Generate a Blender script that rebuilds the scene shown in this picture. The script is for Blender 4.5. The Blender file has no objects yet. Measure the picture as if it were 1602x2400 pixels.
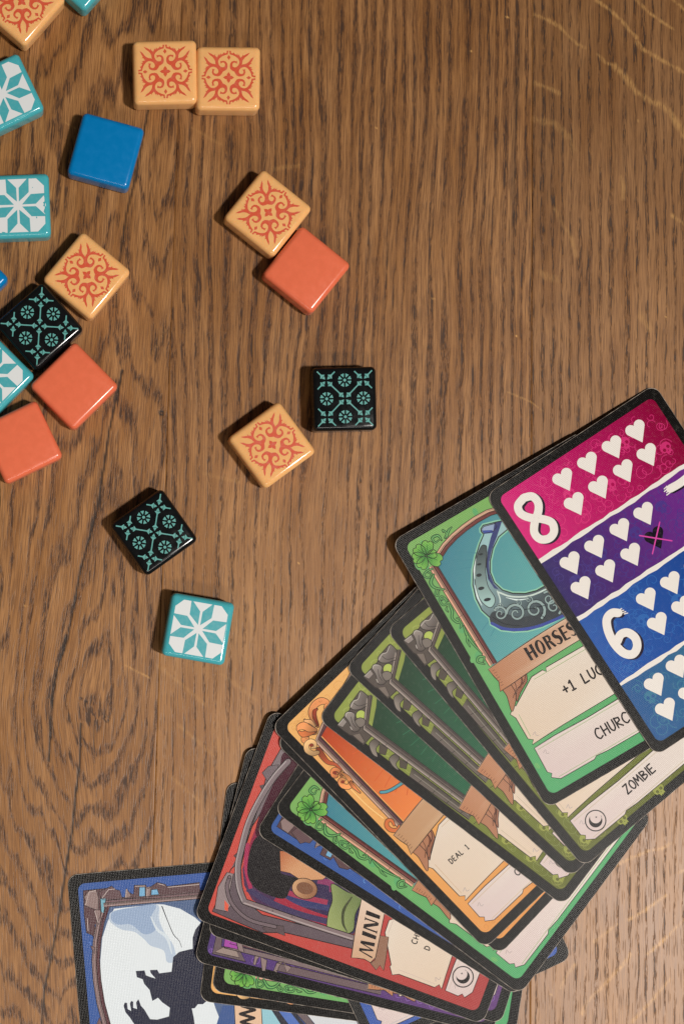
import bpy, math, random
import numpy as np
from mathutils import Vector, Matrix
from mathutils.geometry import tessellate_polygon

# ------------------------------------------------------------------ scale and camera
S = 0.123e-3                     # metres on the table per photograph pixel
FW, FH = 1602.0, 2400.0
NX, NY = 130.0, 1395.0           # point of the table straight below the lens
CAM_H = 0.46
scene = bpy.context.scene
COL = scene.collection

def to_world(px, py, z=0.0):
    f = (CAM_H - z) / CAM_H
    x0, y0 = (NX - FW / 2) * S, (FH / 2 - NY) * S
    x, y = (px - FW / 2) * S, (FH / 2 - py) * S
    return Vector((x0 + (x - x0) * f, y0 + (y - y0) * f, z))

cd = bpy.data.cameras.new('camera')
cam = bpy.data.objects.new('camera', cd)
COL.objects.link(cam)
n0 = to_world(NX, NY)
cam.location = (n0.x, n0.y, CAM_H)
cd.sensor_fit = 'VERTICAL'
cd.sensor_height = 36.0
cd.lens = 36.0 * CAM_H / (FH * S)
cd.shift_x = (FW / 2 - NX) / FH
cd.shift_y = (NY - FH / 2) / FH
cd.clip_start = 0.01
cd.clip_end = 20.0
scene.camera = cam

# ------------------------------------------------------------------ world and lamps
world = bpy.data.worlds.new('World')
scene.world = world
world.use_nodes = True
world.node_tree.nodes['Background'].inputs['Color'].default_value = (0.95, 0.86, 0.78, 1)
world.node_tree.nodes['Background'].inputs['Strength'].default_value = 0.05

def area_lamp(name, loc, target, sx, sy, power, color):
    ld = bpy.data.lights.new(name, 'AREA')
    ld.shape = 'RECTANGLE'
    ld.size, ld.size_y = sx, sy
    ld.energy = power
    ld.color = color
    o = bpy.data.objects.new(name, ld)
    o.location = loc
    d = Vector(target) - Vector(loc)
    o.rotation_euler = d.to_track_quat('-Z', 'Y').to_euler()
    COL.objects.link(o)
    return o

area_lamp('key_lamp', (1.38, -0.66, 3.00), (0.0, -0.02, 0), 0.26, 0.26, 93.0, (1.0, 0.945, 0.875))
area_lamp('soft_window_lamp', (0.00, -0.39, 0.50), (0.0, -0.08, 0), 0.60, 0.05, 1.1, (1.0, 0.95, 0.89))

vs = scene.view_settings
vs.view_transform = 'Standard'
vs.look = 'None'
vs.exposure = 0.0
vs.gamma = 1.0
vs.use_curve_mapping = False
scene.render.engine = 'CYCLES'

# ------------------------------------------------------------------ small helpers
def lin(c):
    c = c / 255.0
    return c / 12.92 if c <= 0.04045 else ((c + 0.055) / 1.055) ** 2.4

def rgb(t, k=1.0):
    return (lin(t[0]) * k, lin(t[1]) * k, lin(t[2]) * k)

def empty(name, loc=(0, 0, 0), **props):
    o = bpy.data.objects.new(name, None)
    o.empty_display_size = 0.01
    o.location = loc
    COL.objects.link(o)
    for k, v in props.items():
        o[k] = v
    return o

class NT:
    """thin wrapper to write node graphs in one line each"""
    def __init__(self, mat):
        mat.use_nodes = True
        self.t = mat.node_tree
        self.b = self.t.nodes['Principled BSDF']
    def new(self, typ, **kw):
        n = self.t.nodes.new(typ)
        for k, v in kw.items():
            setattr(n, k, v)
        return n
    def put(self, sock, v):
        if isinstance(v, bpy.types.NodeSocket):
            self.t.links.new(v, sock)
        elif v is not None:
            if isinstance(v, (tuple, list)) and len(v) == 3 and sock.type == 'RGBA':
                v = (*v, 1)
            sock.default_value = v
    def math(self, op, a, b=None, c=None, clamp=False):
        n = self.new('ShaderNodeMath', operation=op, use_clamp=clamp)
        for i, v in enumerate((a, b, c)):
            if v is not None:
                self.put(n.inputs[i], v)
        return n.outputs[0]
    def mul(self, a, b): return self.math('MULTIPLY', a, b)
    def add(self, a, b): return self.math('ADD', a, b)
    def ramp(self, v, lo, hi, a=0.0, b=1.0):
        n = self.new('ShaderNodeMapRange', interpolation_type='SMOOTHSTEP')
        self.put(n.inputs['Value'], v)
        for k, x in (('From Min', lo), ('From Max', hi), ('To Min', a), ('To Max', b)):
            self.put(n.inputs[k], x)
        return n.outputs[0]
    def vec(self, x, y, z=0.0):
        n = self.new('ShaderNodeCombineXYZ')
        for i, v in enumerate((x, y, z)):
            self.put(n.inputs[i], v)
        return n.outputs[0]
    def noise(self, vec, scale=1.0, detail=2.0, rough=0.5):
        n = self.new('ShaderNodeTexNoise')
        self.put(n.inputs['Vector'], vec)
        n.inputs['Scale'].default_value = scale
        n.inputs['Detail'].default_value = detail
        n.inputs['Roughness'].default_value = rough
        return n.outputs[0]
    def mix(self, f, a, b, mode='MIX'):
        n = self.new('ShaderNodeMix', data_type='RGBA', blend_type=mode)
        self.put(n.inputs[0], f)
        self.put(n.inputs[6], a)
        self.put(n.inputs[7], b)
        return n.outputs[2]
    def attr(self, name):
        return self.new('ShaderNodeAttribute', attribute_name=name)
    def bump(self, h, strength, dist):
        n = self.new('ShaderNodeBump')
        n.inputs['Strength'].default_value = strength
        n.inputs['Distance'].default_value = dist
        self.put(n.inputs['Height'], h)
        return n.outputs[0]

# ------------------------------------------------------------------ oak table top
def value_noise(x, y, sx, sy, seed):
    r = np.random.RandomState(seed)
    G = r.rand(256, 256)
    u, v = x / sx + 1000.37, y / sy + 1000.71
    iu, iv = np.floor(u).astype(int), np.floor(v).astype(int)
    fu, fv = u - iu, v - iv
    fu, fv = fu * fu * (3 - 2 * fu), fv * fv * (3 - 2 * fv)
    g = lambda a, b: G[a % 256, b % 256]
    return ((g(iu, iv) * (1 - fu) + g(iu + 1, iv) * fu) * (1 - fv)
            + (g(iu, iv + 1) * (1 - fu) + g(iu + 1, iv + 1) * fu) * fv) * 2 - 1

def line_dist(x, y, pts):
    best = np.full(x.shape, 1e9)
    for (ax, ay), (bx, by) in zip(pts[:-1], pts[1:]):
        dx, dy = bx - ax, by - ay
        t = np.clip(((x - ax) * dx + (y - ay) * dy) / (dx * dx + dy * dy), 0, 1)
        best = np.minimum(best, np.hypot(x - ax - t * dx, y - ay - t * dy))
    return best

def d7(pts): return [(1150 + a / 3.469, 1950 + b / 3.469) for a, b in pts]
FLECKS = [
    ([(1253, 35), (1278, 45), (1310, 62), (1335, 88), (1350, 103), (1370, 112)], 8, .8),
    ([(1395, 0), (1425, 20), (1455, 48), (1475, 72), (1490, 88)], 7, .85),
    ([(1493, 100), (1505, 115), (1540, 135), (1575, 155), (1640, 190)], 8, .85),
    ([(1490, 0), (1520, 30), (1575, 68)], 6, .8),
    ([(1254, 195), (1280, 205), (1308, 218)], 9, .6),
    ([(1400, 128), (1418, 148), (1435, 152)], 6, .7),
    ([(1440, 155), (1470, 190), (1490, 215), (1520, 235), (1555, 250), (1580, 280), (1602, 320)], 13, .75),
    ([(1252, 280), (1300, 290), (1330, 320), (1345, 350)], 14, .4),
    ([(1455, 415), (1460, 440), (1458, 465)], 9, .55),
    ([(1575, 505), (1602, 525), (1650, 560)], 8, .7),
    ([(1300, 490), (1320, 530), (1340, 560), (1348, 600)], 10, .4),
    ([(1575, 0), (1602, 22), (1650, 60)], 6, .8),
    ([(1262, 640), (1300, 655)], 16, .3), ([(1500, 740), (1520, 770)], 14, .3),
    (d7([(980, 290), (1130, 215), (1290, 150), (1400, 130), (1460, 90)]), 6, .75),
    (d7([(1500, 340), (1568, 310), (1700, 220)]), 5, .6),
    (d7([(1120, 715), (1230, 650), (1330, 580), (1420, 515)]), 6, .8),
    (d7([(840, 890), (930, 820), (1030, 745)]), 6, .7),
    (d7([(1270, 990), (1380, 900), (1450, 830), (1568, 715), (1700, 620)]), 6, .8),
    (d7([(740, 1480), (780, 1380), (880, 1280), (950, 1210), (1000, 1150), (1100, 1050), (1130, 990)]), 7, .7),
    (d7([(560, 1270), (610, 1170), (680, 1080)]), 6, .55),
    (d7([(1150, 1540), (1250, 1430), (1340, 1330), (1450, 1200)]), 6, .7),
    ([(370, 1560), (420, 1600), (480, 1650)], 8, .22), ([(420, 1700), (500, 1770)], 8, .22),
    ([(400, 1820), (470, 1880)], 8, .22), ([(520, 1580), (600, 1640)], 8, .22),
    ([(640, 395), (700, 388)], 9, .3), ([(480, 1110), (560, 1130)], 8, .2), ([(450, 300), (520, 340)], 8, .2),
]
SCRATCHES = [([(1187, 918), (1215, 930), (1240, 940), (1272, 964)], 1.6, .5),
             ([(292, 1558), (322, 1574), (350, 1588)], 1.8, .6),
             ([(150, 285), (175, 300)], 1.4, .3), ([(390, 770), (345, 850)], 1.4, .25)]
CRACKS = [([(352, 230), (346, 264), (316, 423), (296, 503), (281, 611), (272, 720)], 2.4, .8),
          ([(287, 867), (255, 1016), (230, 1189), (190, 1332), (167, 1452), (151, 1514), (133, 1573), (123, 1632), (118, 1735), (114, 1783)], 2.6, .9),
          ([(157, 1490), (149, 1522)], 5, .9),
          ([(190, 1696), (188, 1786), (179, 1850), (169, 1952), (166, 1963), (133, 2180), (105, 2317), (95, 2440)], 2.6, .9),
          ([(222, 1700), (221, 1790)], 1.6, .5), ([(236, 1100), (215, 1230)], 1.6, .4)]
STREAKS = [([(1224, -40), (1212, 150), (1203, 300), (1200, 480), (1195, 700), (1197, 900), (1192, 1100)], 8, .42), ([(1160, 0), (1150, 260), (1142, 520), (1150, 800)], 5, .3),
           ([(905, 560), (930, 760), (925, 980), (890, 1200)], 5, .22), ([(1010, -40), (1000, 200), (1005, 420)], 5, .25), ([(720, -40), (735, 160), (770, 330)], 5, .2)]
DUST = [(1188, 40, 2.6), (1103, 119, 2.2), (1495, 283, 2.0), (1558, 742, 2), (1210, 788, 2), (1015, 700, 2), (700, 1320, 2.2), (515, 1250, 2), (60, 1420, 2), (1290, 2330, 2), (880, 300, 1.8), (1420, 640, 1.8)]
PITS = [(191, 1637, 4.5), (202, 1644, 4.5), (250, 1684, 8), (378, 968, 6)]

def plank_fields(kind, x, y):
    one = np.zeros_like(x)
    if kind == 'left':
        lean = np.where(y < 1650, 0.085 * (y - 1650), -0.03 * (y - 1650))
        bulge = 26 * np.exp(-((y - 1640) / 170) ** 2) * np.tanh((x - 225) / 45) * np.exp(-((x - 225) / 170) ** 2)
        fib = x + lean - bulge + 6 * value_noise(x, y, 120, 420, 3)
        X, Y = fib - 222, y - 1650
        ax = np.where(X > 0, 30, 36)
        ay = np.where(Y > 0, 74, 200)
        X = X + 10 * value_noise(x, y, 55, 260, 5)
        ring = np.sqrt((X / ax) ** 2 + (Y / ay) ** 2)
        ring = ring + 0.60 * value_noise(x, y, 48, 190, 6) + 0.24 * value_noise(x, y, 17, 90, 7) + 0.10 * value_noise(x, y, 6, 60, 8)
        knot = np.exp(-((x - 222) / 42) ** 2 - ((y - 1655) / 60) ** 2)
        ring = ring * (1 - 0.8 * knot) + 0.42 * knot
        ring = ring + 0.9 * np.exp(-((x - 375) / 60) ** 2 - ((y - 470) / 190) ** 2)
    elif kind == 'middle':
        fib = (x + 17 * value_noise(x, y, 420, 520, 11) + 7 * value_noise(x, y, 130, 240, 12)
               + 1.6 * value_noise(x, y, 20, 60, 13) + 24 * np.tanh((y - 640) / 420) * np.exp(-((x - 780) / 260) ** 2))
        ring = fib / 27.0 + 0.25 * value_noise(x, y, 60, 330, 14) + 0.7 * value_noise(fib, y, 75, 2600, 15)
    elif kind == 'right':
        fib = x + 5 * value_noise(x, y, 260, 500, 21) + 1.6 * value_noise(x, y, 20, 70, 22)
        ring = fib / 23.0 + 0.2 * value_noise(x, y, 50, 300, 23) + 0.5 * value_noise(fib, y, 60, 2600, 24)
    else:
        fib = x + 12 * value_noise(x, y, 300, 500, 31) + 2 * value_noise(x, y, 24, 90, 32)
        ring = fib / 28.0 + 0.3 * value_noise(x, y, 60, 300, 33)
    fleck, crack = one.copy(), one.copy()
    wob = 2.5 * value_noise(x, y, 6, 40, 41)
    side = lambda pts: kind == ('left' if pts[0][0] < 362 else 'middle' if pts[0][0] < 1245 else 'right') or len(pts) > 2
    for pts, w, a in FLECKS:
        if kind in ('middle', 'right', 'left'):
            d = line_dist(x, y, pts) + wob
            fleck = np.maximum(fleck, a * np.clip(1.25 - d / (w * 0.62), 0, 1))
    for pts, w, a in SCRATCHES:
        d = line_dist(x, y, pts)
        fleck = np.maximum(fleck, a * np.clip(1.6 - d / w, 0, 1))
    for px, py, r in DUST:
        fleck = np.maximum(fleck, 1.6 * np.clip(1.5 - np.hypot(x - px, y - py) / r, 0, 1))
    if kind == 'left':
        for pts, w, a in CRACKS:
            d = line_dist(x, y, [(p[0], p[1]) for p in pts]) + 0.8 * value_noise(x, y, 8, 14, 42)
            crack = np.maximum(crack, a * np.clip(1.5 - d / w, 0, 1))
    if kind == 'middle':
        for pts, w, a in STREAKS:
            d = line_dist(x, y, pts) + 3.0 * value_noise(x, y, 7, 60, 45)
            crack = np.maximum(crack, a * np.clip(1.3 - d / w, 0, 1) * (0.6 + 0.4 * value_noise(x, y, 20, 130, 46)))
    for px, py, r in PITS:
        d = np.hypot(x - px, y - py)
        if r > 5:
            d = np.abs(d - r * 0.8) * 1.6 + 1.0 + 1.2 * value_noise(x, y, 5, 5, 43)
        crack = np.maximum(crack, 0.85 * np.clip(1.5 - d / (min(r, 4.5) * 0.75), 0, 1))
    sm = lambda v, a, b: np.clip((v - a) / (b - a), 0, 1) ** 2 * (3 - 2 * np.clip((v - a) / (b - a), 0, 1))
    nz = 0.25 * value_noise(x, y, 200, 500, 51)
    style = {'left': 0.28 + nz, 'middle': 0.22 + 0.78 * sm(y, 800, 1500) + nz, 'right': 0.5 + 0.5 * sm(y, 700, 1800) + nz}.get(kind, 0.4 + nz)
    return ring, fib, fleck, crack, np.clip(style, 0, 1)

def oak_material():
    m = bpy.data.materials.new('oiled_oak')
    n = NT(m)
    ring, fib, yy = n.attr('ring').outputs['Fac'], n.attr('fibre').outputs['Fac'], n.attr('along').outputs['Fac']
    fleck, crack, seed = n.attr('fleck').outputs['Fac'], n.attr('crack').outputs['Fac'], n.attr('seed').outputs['Fac']
    style = n.attr('style').outputs['Fac']
    # growth rings: open-pored dark band in each ring
    wob = n.noise(n.vec(n.mul(fib, 0.12), n.mul(yy, 0.012), seed), 1, 3, .6)
    ph = n.math('FRACT', n.add(ring, n.mul(n.add(wob, -0.5), 0.55)))
    tri = n.math('ABSOLUTE', n.add(ph, -0.5))                       # 0 in the band, 0.5 between
    var = n.noise(n.vec(n.mul(fib, 0.025), n.mul(yy, 0.004), n.add(seed, 7.3)), 1, 2, .5)
    band = n.ramp(n.add(tri, n.mul(n.add(var, -0.5), 0.62)), n.ramp(style, 0, 1, 0.31, 0.19), n.ramp(style, 0, 1, 0.07, 0.02))
    # vessels: short dark dashes along the fibre
    p1 = n.noise(n.vec(n.mul(fib, 0.30), n.mul(yy, 0.020), n.add(seed, 1.1)), 1, 2, .55)
    p2 = n.noise(n.vec(n.mul(fib, 0.55), n.mul(yy, 0.045), n.add(seed, 4.7)), 1, 1.5, .5)
    pore = n.math('MAXIMUM', n.ramp(p1, 0.51, 0.60), n.mul(n.ramp(p2, 0.54, 0.61), 0.9))
    stray = n.mul(n.ramp(n.noise(n.vec(n.mul(fib, 0.30), n.mul(yy, 0.016), n.add(seed, 9.1)), 1, 1, .5), 0.60, 0.70), 0.45)
    cont = n.ramp(style, 0, 1, 0.17, 0.03)
    dark = n.math('MAXIMUM', n.mul(band, n.add(cont, n.mul(pore, n.math('SUBTRACT', 1.0, cont)))), stray)
    # fine fibre and slow colour drift
    f1 = n.noise(n.vec(n.mul(fib, 0.55), n.mul(yy, 0.012), n.add(seed, 2.2)), 1, 4, .65)
    f2 = n.noise(n.vec(n.mul(fib, 0.02), n.mul(yy, 0.003), n.add(seed, 3.3)), 1, 3, .55)
    f3 = n.noise(n.vec(n.mul(fib, 0.9), n.mul(yy, 0.35), n.add(seed, 5.3)), 1, 2, .6)
    c = n.mix(n.ramp(f2, 0.3, 0.7), rgb((152, 102, 53)), rgb((178, 127, 77)))
    c = n.mix(n.mul(n.ramp(f1, 0.38, 0.64), n.ramp(style, 0, 1, 0.85, 0.50)), c, rgb((94, 56, 28)))
    c = n.mix(n.mul(n.ramp(f3, 0.3, 0.8), 0.18), c, rgb((186, 137, 84)))
    c = n.mix(n.mul(band, n.ramp(style, 0, 1, 0.36, 0.12)), c, rgb((100, 57, 25)))
    c = n.mix(n.mul(dark, 0.86), c, rgb((46, 24, 11)))
    c = n.mix(n.mul(fleck, n.ramp(n.noise(n.vec(n.mul(fib, 0.5), n.mul(yy, 0.05), n.add(seed, 8.8)), 1, 2, .6), 0.32, 0.62)), c, rgb((214, 162, 96)))
    c = n.mix(n.math('MINIMUM', n.mul(crack, 1.1), 0.95), c, rgb((26, 16, 11)))
    c = n.mix(1.0, c, n.attr('tone_vignette').outputs['Color'], 'MULTIPLY')
    n.put(n.b.inputs['Base Color'], c)
    r = n.ramp(dark, 0, 1, 0.40, 0.50)
    n.put(n.b.inputs['Roughness'], n.add(r, n.mul(n.add(f2, -0.5), 0.12)))
    n.b.inputs['Specular IOR Level'].default_value = 0.38
    h = n.add(n.mul(dark, -1.0), n.add(n.mul(f1, 0.35), n.mul(crack, -0.5)))
    n.put(n.b.inputs['Normal'], n.bump(h, 0.40, 0.00010))
    return m

OAK = oak_material()
table = empty('table_top', to_world(FW / 2, FH / 2, -0.03), kind='structure')

def plank(kind, edge_l, edge_r, seed, step):
    """edges: functions of photo y giving photo x; a 30 mm thick board with its own grain"""
    y0, y1 = -760.0, 3160.0
    ny = int((y1 - y0) / step) + 1
    w = edge_r(1200) - edge_l(1200)
    nx = int(w / step) + 1
    ys = np.linspace(y0, y1, ny)
    t = np.linspace(0, 1, nx)
    L = np.array([edge_l(v) for v in ys]) - (1.0 if kind in ('left', 'right') else 0.0)
    R = np.array([edge_r(v) for v in ys]) + (1.0 if kind in ('left', 'right') else 0.0)
    X = L[:, None] + (R - L)[:, None] * t[None, :]
    Y = np.repeat(ys[:, None], nx, 1)
    ring, fib, fleck, crack, style = plank_fields(kind, X, Y)
    wx, wy = (X - FW / 2) * S, (FH / 2 - Y) * S
    edge = np.minimum(X - L[:, None], R[:, None] - X)
    wz = -0.00003 * crack - {'left': 0, 'right': 0, 'middle': 4e-6}.get(kind, 4e-6)
    n_top = nx * ny
    co = np.stack([wx, wy, wz], -1).reshape(-1, 3)
    idx = np.arange(n_top).reshape(ny, nx)
    q = np.stack([idx[:-1, :-1], idx[1:, :-1], idx[1:, 1:], idx[:-1, 1:]], -1).reshape(-1, 4)
    rim = np.concatenate([idx[0, :], idx[1:, -1], idx[-1, -2::-1], idx[-2:0:-1, 0]])
    low = co[rim].copy(); low[:, 2] = -0.03
    li = n_top + np.arange(len(rim))
    sides = np.stack([rim, np.roll(rim, -1), np.roll(li, -1), li], -1)
    verts = np.concatenate([co, low])
    faces = np.concatenate([q, sides])
    me = bpy.data.meshes.new('plank')
    me.vertices.add(len(verts)); me.vertices.foreach_set('co', verts.ravel())
    me.loops.add(faces.size); me.loops.foreach_set('vertex_index', faces.ravel().astype(np.int32))
    me.polygons.add(len(faces))
    me.polygons.foreach_set('loop_start', np.arange(0, faces.size, 4, dtype=np.int32))
    me.update(calc_edges=True)
    def put(name, a):
        full = np.concatenate([a.reshape(-1), a.reshape(-1)[rim]]).astype(np.float32)
        me.attributes.new(name, 'FLOAT', 'POINT').data.foreach_set('value', full)
    put('ring', ring); put('fibre', fib); put('along', Y); put('fleck', fleck); put('crack', crack); put('style', style)
    heart = np.clip((Y - 150) / 1100, 0, 1)  # vignette painted into middle and right plank colour: darker towards the top
    put('tone_vignette', {'left': 1.0 + 0.05 * value_noise(X, Y, 160, 600, 61), 'middle': 0.90 + 0.08 * heart + 0.06 * value_noise(X, Y, 260, 700, 62), 'right': 0.68 + 0.29 * heart + 0.05 * value_noise(X, Y, 120, 300, 63)}.get(kind, 0.95 + 0 * X))
    put('seed', np.full_like(X, seed))
    me.materials.append(OAK)
    o = bpy.data.objects.new('plank', me)
    COL.objects.link(o)
    o.parent = table
    o.matrix_parent_inverse = Matrix.Translation(-table.location)
    return o

jl = lambda y: 425 - 0.0335 * y
jr = lambda y: 1247 - 0.002 * y
plank('left', lambda y: -420 - 0.02 * y, jl, 1.7, 4.0)
plank('middle', jl, jr, 21.3, 4.0)
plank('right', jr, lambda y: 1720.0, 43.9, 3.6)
plank('far', lambda y: -1000.0, lambda y: -420 - 0.02 * y, 60.2, 14.0)
plank('far', lambda y: 1720.0, lambda y: 2420.0, 77.7, 14.0)

# ------------------------------------------------------------------ printed artwork toolkit (2-D, in card units = photo px)
INK = (34, 27, 27)

def crom(pts, n=6, closed=False):
    pts = [Vector((p[0], p[1])) for p in pts]
    m = len(pts)
    out = []
    rng = range(m) if closed else range(m - 1)
    for i in rng:
        p0 = pts[(i - 1) % m] if closed or i > 0 else pts[i] * 2 - pts[i + 1]
        p1, p2 = pts[i], pts[(i + 1) % m]
        p3 = pts[(i + 2) % m] if closed or i + 2 < m else p2 * 2 - p1
        for k in range(n):
            t = k / n
            out.append(0.5 * ((2 * p1) + (p2 - p0) * t + (2 * p0 - 5 * p1 + 4 * p2 - p3) * t * t
                              + (3 * p1 - p0 - 3 * p2 + p3) * t ** 3))
    if not closed:
        out.append(pts[-1])
    return [(v.x, v.y) for v in out]

def ell(cx, cy, rx, ry=None, ang=0, n=24):
    ry = rx if ry is None else ry
    ca, sa = math.cos(math.radians(ang)), math.sin(math.radians(ang))
    r = []
    for i in range(n):
        a = 2 * math.pi * i / n
        x, y = rx * math.cos(a), ry * math.sin(a)
        r.append((cx + x * ca - y * sa, cy + x * sa + y * ca))
    return r

def rrect(x0, y0, x1, y1, r, n=7):
    p = []
    for cx, cy, a0 in ((x1 - r, y0 + r, -90), (x1 - r, y1 - r, 0), (x0 + r, y1 - r, 90), (x0 + r, y0 + r, 180)):
        for i in range(n + 1):
            a = math.radians(a0 + 90 * i / n)
            p.append((cx + r * math.cos(a), cy + r * math.sin(a)))
    return p

def bent(tv, tc, bend, limit=17.0):
    """split triangles until they are small, then lay them on the curved card"""
    lim = limit * S
    done_v, done_c = [], []
    while len(tv):
        e = np.stack([np.linalg.norm(tv[:, 1] - tv[:, 0], axis=1), np.linalg.norm(tv[:, 2] - tv[:, 1], axis=1), np.linalg.norm(tv[:, 0] - tv[:, 2], axis=1)], 1)
        big = e.max(1) > lim
        done_v.append(tv[~big]); done_c.append(tc[~big])
        tv, tc, k = tv[big], tc[big], e[big].argmax(1)
        if not len(tv):
            break
        r = np.arange(len(tv))
        a, b, o = k, (k + 1) % 3, (k + 2) % 3
        mv, mc = (tv[r, a] + tv[r, b]) / 2, (tc[r, a] + tc[r, b]) / 2
        tv = np.concatenate([np.stack([tv[r, a], mv, tv[r, o]], 1), np.stack([mv, tv[r, b], tv[r, o]], 1)])
        tc = np.concatenate([np.stack([tc[r, a], mc, tc[r, o]], 1), np.stack([mc, tc[r, b], tc[r, o]], 1)])
    v = np.concatenate(done_v).reshape(-1, 3)
    v[:, 2] += bend(v[:, 0] / S, -v[:, 1] / S)
    return v, np.concatenate(done_c).reshape(-1, 4)

class Part:
    """one printed piece: flat shapes in layers a few micrometres apart"""
    count = 0
    def __init__(self, name, parent, z0, mat, step=4e-6, bend=None):
        self.name, self.parent, self.z0, self.mat, self.step, self.bend = name, parent, z0, mat, step, bend
        self.v, self.f, self.c = [], [], []
        self.n = 0
        Part.count += 1
        self.z0 += (Part.count % 5) * 1.2e-7
    def _add(self, pts, faces, col, layer, ramp=False):
        b = len(self.v)
        z = self.z0 + layer * self.step + (self.n % 8) * 4.5e-7
        self.n += 1
        dz = 4e-7 / max(len(pts), 1) if ramp else 0.0
        for i, p in enumerate(pts):
            self.v.append((p[0] * S, -p[1] * S, z + dz * (i % (len(pts) // 2 or 1)) * 2))
            c = col(p) if callable(col) else col
            r = rgb(c)
            self.c.append((r[0], r[1], r[2], 1.0))
        for f in faces:
            a, bb, cc = pts[f[0]], pts[f[1]], pts[f[2]]
            area = (bb[0] - a[0]) * (cc[1] - a[1]) - (bb[1] - a[1]) * (cc[0] - a[0])
            f = f if area < 0 else f[::-1]
            self.f.append(tuple(b + i for i in f))
    def poly(self, pts, col, layer, ink=0.0, inkcol=INK):
        pts = [(p[0], p[1]) for p in pts]
        tris = tessellate_polygon([[Vector((p[0], p[1], 0)) for p in pts]])
        self._add(pts, [tuple(t) for t in tris], col, layer)
        if ink:
            self.line(pts, ink, inkcol, layer + 1, closed=True)
        return self
    def blob(self, pts, col, layer, ink=0.0, n=4, inkcol=INK):
        return self.poly(crom(pts, n, True), col, layer, ink, inkcol)
    def line(self, pts, w, col, layer, closed=False, cap=True):
        """ribbon of constant or per-point width through pts"""
        m = len(pts)
        ws = list(w) if hasattr(w, '__len__') else [w] * m
        L, R = [], []
        for i in range(m):
            if closed:
                a, b = pts[(i - 1) % m], pts[(i + 1) % m]
            else:
                a, b = pts[max(i - 1, 0)], pts[min(i + 1, m - 1)]
            dx, dy = b[0] - a[0], b[1] - a[1]
            d = math.hypot(dx, dy) or 1.0
            nx, ny = -dy / d * ws[i] / 2, dx / d * ws[i] / 2
            L.append((pts[i][0] + nx, pts[i][1] + ny))
            R.append((pts[i][0] - nx, pts[i][1] - ny))
        V = L + R
        F = []
        for i in range(m if closed else m - 1):
            j = (i + 1) % m
            F += [(i, j, m + j), (i, m + j, m + i)]
        self._add(V, F, col, layer, ramp=True)
        if cap and not closed:
            for p, ww in ((pts[0], ws[0]), (pts[-1], ws[-1])):
                if ww > 3.0:
                    e = ell(p[0], p[1], ww / 2 * 0.98, n=10)
                    self._add(e, [(0, i, i + 1) for i in range(1, 9)], col, layer + 0.4)
        return self
    def curve(self, pts, w, col, layer, n=5, closed=False, cap=True, ink=0.0):
        sm = crom(pts, n, closed)
        if hasattr(w, '__len__'):
            ws = []
            for i in range(len(pts) - 1):
                ws += [w[i] + (w[i + 1] - w[i]) * k / n for k in range(n)]
            ws.append(w[-1])
        else:
            ws = [w] * len(sm)
        if ink:
            self.line(sm, [x + 2 * ink for x in ws], INK, layer - 0.6, closed, cap)
        return self.line(sm, ws, col, layer, closed, cap)
    def build(self):
        if not self.v:
            return None
        me = bpy.data.meshes.new(self.name)
        v, c, f = np.array(self.v), np.array(self.c), np.array(self.f)
        if self.bend:
            v, c = bent(v[f], c[f], self.bend)
            f = np.arange(len(v)).reshape(-1, 3)
        me.from_pydata(v.tolist(), [], f.tolist())
        me.update()
        a = me.attributes.new('Col', 'FLOAT_COLOR', 'POINT')
        a.data.foreach_set('color', c.ravel())
        me.materials.append(self.mat)
        o = bpy.data.objects.new(self.name, me)
        COL.objects.link(o)
        o.parent = self.parent
        return o

def linen_height(n):
    tc = n.new('ShaderNodeTexCoord').outputs['Object']
    sp = n.new('ShaderNodeSeparateXYZ')
    n.put(sp.inputs[0], tc)
    k = 2 * math.pi / 0.00046
    a = n.math('SINE', n.mul(sp.outputs[0], k))
    b = n.math('SINE', n.mul(sp.outputs[1], k))
    return n.math('MAXIMUM', a, b), tc

def card_print_material():
    m = bpy.data.materials.new('linen_card_print')
    n = NT(m)
    h, tc = linen_height(n)
    g = n.noise(tc, 900, 3, .6)
    col = n.mix(n.mul(n.ramp(g, .5, .8), 0.05), n.attr('Col').outputs['Color'], (0.5, 0.45, 0.4))
    n.put(n.b.inputs['Base Color'], col)
    n.put(n.b.inputs['Roughness'], n.ramp(g, 0.3, 0.7, 0.21, 0.25))
    n.b.inputs['Specular IOR Level'].default_value = 0.16
    n.put(n.b.inputs['Normal'], n.bump(h, 1.0, 0.000028))
    return m

def card_edge_material():
    m = bpy.data.materials.new('worn_paper_core')
    n = NT(m)
    tc = n.new('ShaderNodeTexCoord').outputs['Object']
    g = n.noise(tc, 260, 4, .7)
    n.put(n.b.inputs['Base Color'], n.mix(n.ramp(g, 0.35, 0.7), rgb((92, 82, 76)), rgb((206, 194, 180))))
    n.b.inputs['Roughness'].default_value = 0.75
    return m

PRINT, PAPER = card_print_material(), card_edge_material()

# ------------------------------------------------------------------ cards: how they lie
CT = 0.00024       # card thickness
GAP = 0.000078      # printed layers and air between two cards
CW, CH = 516.0, 716.0

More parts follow.
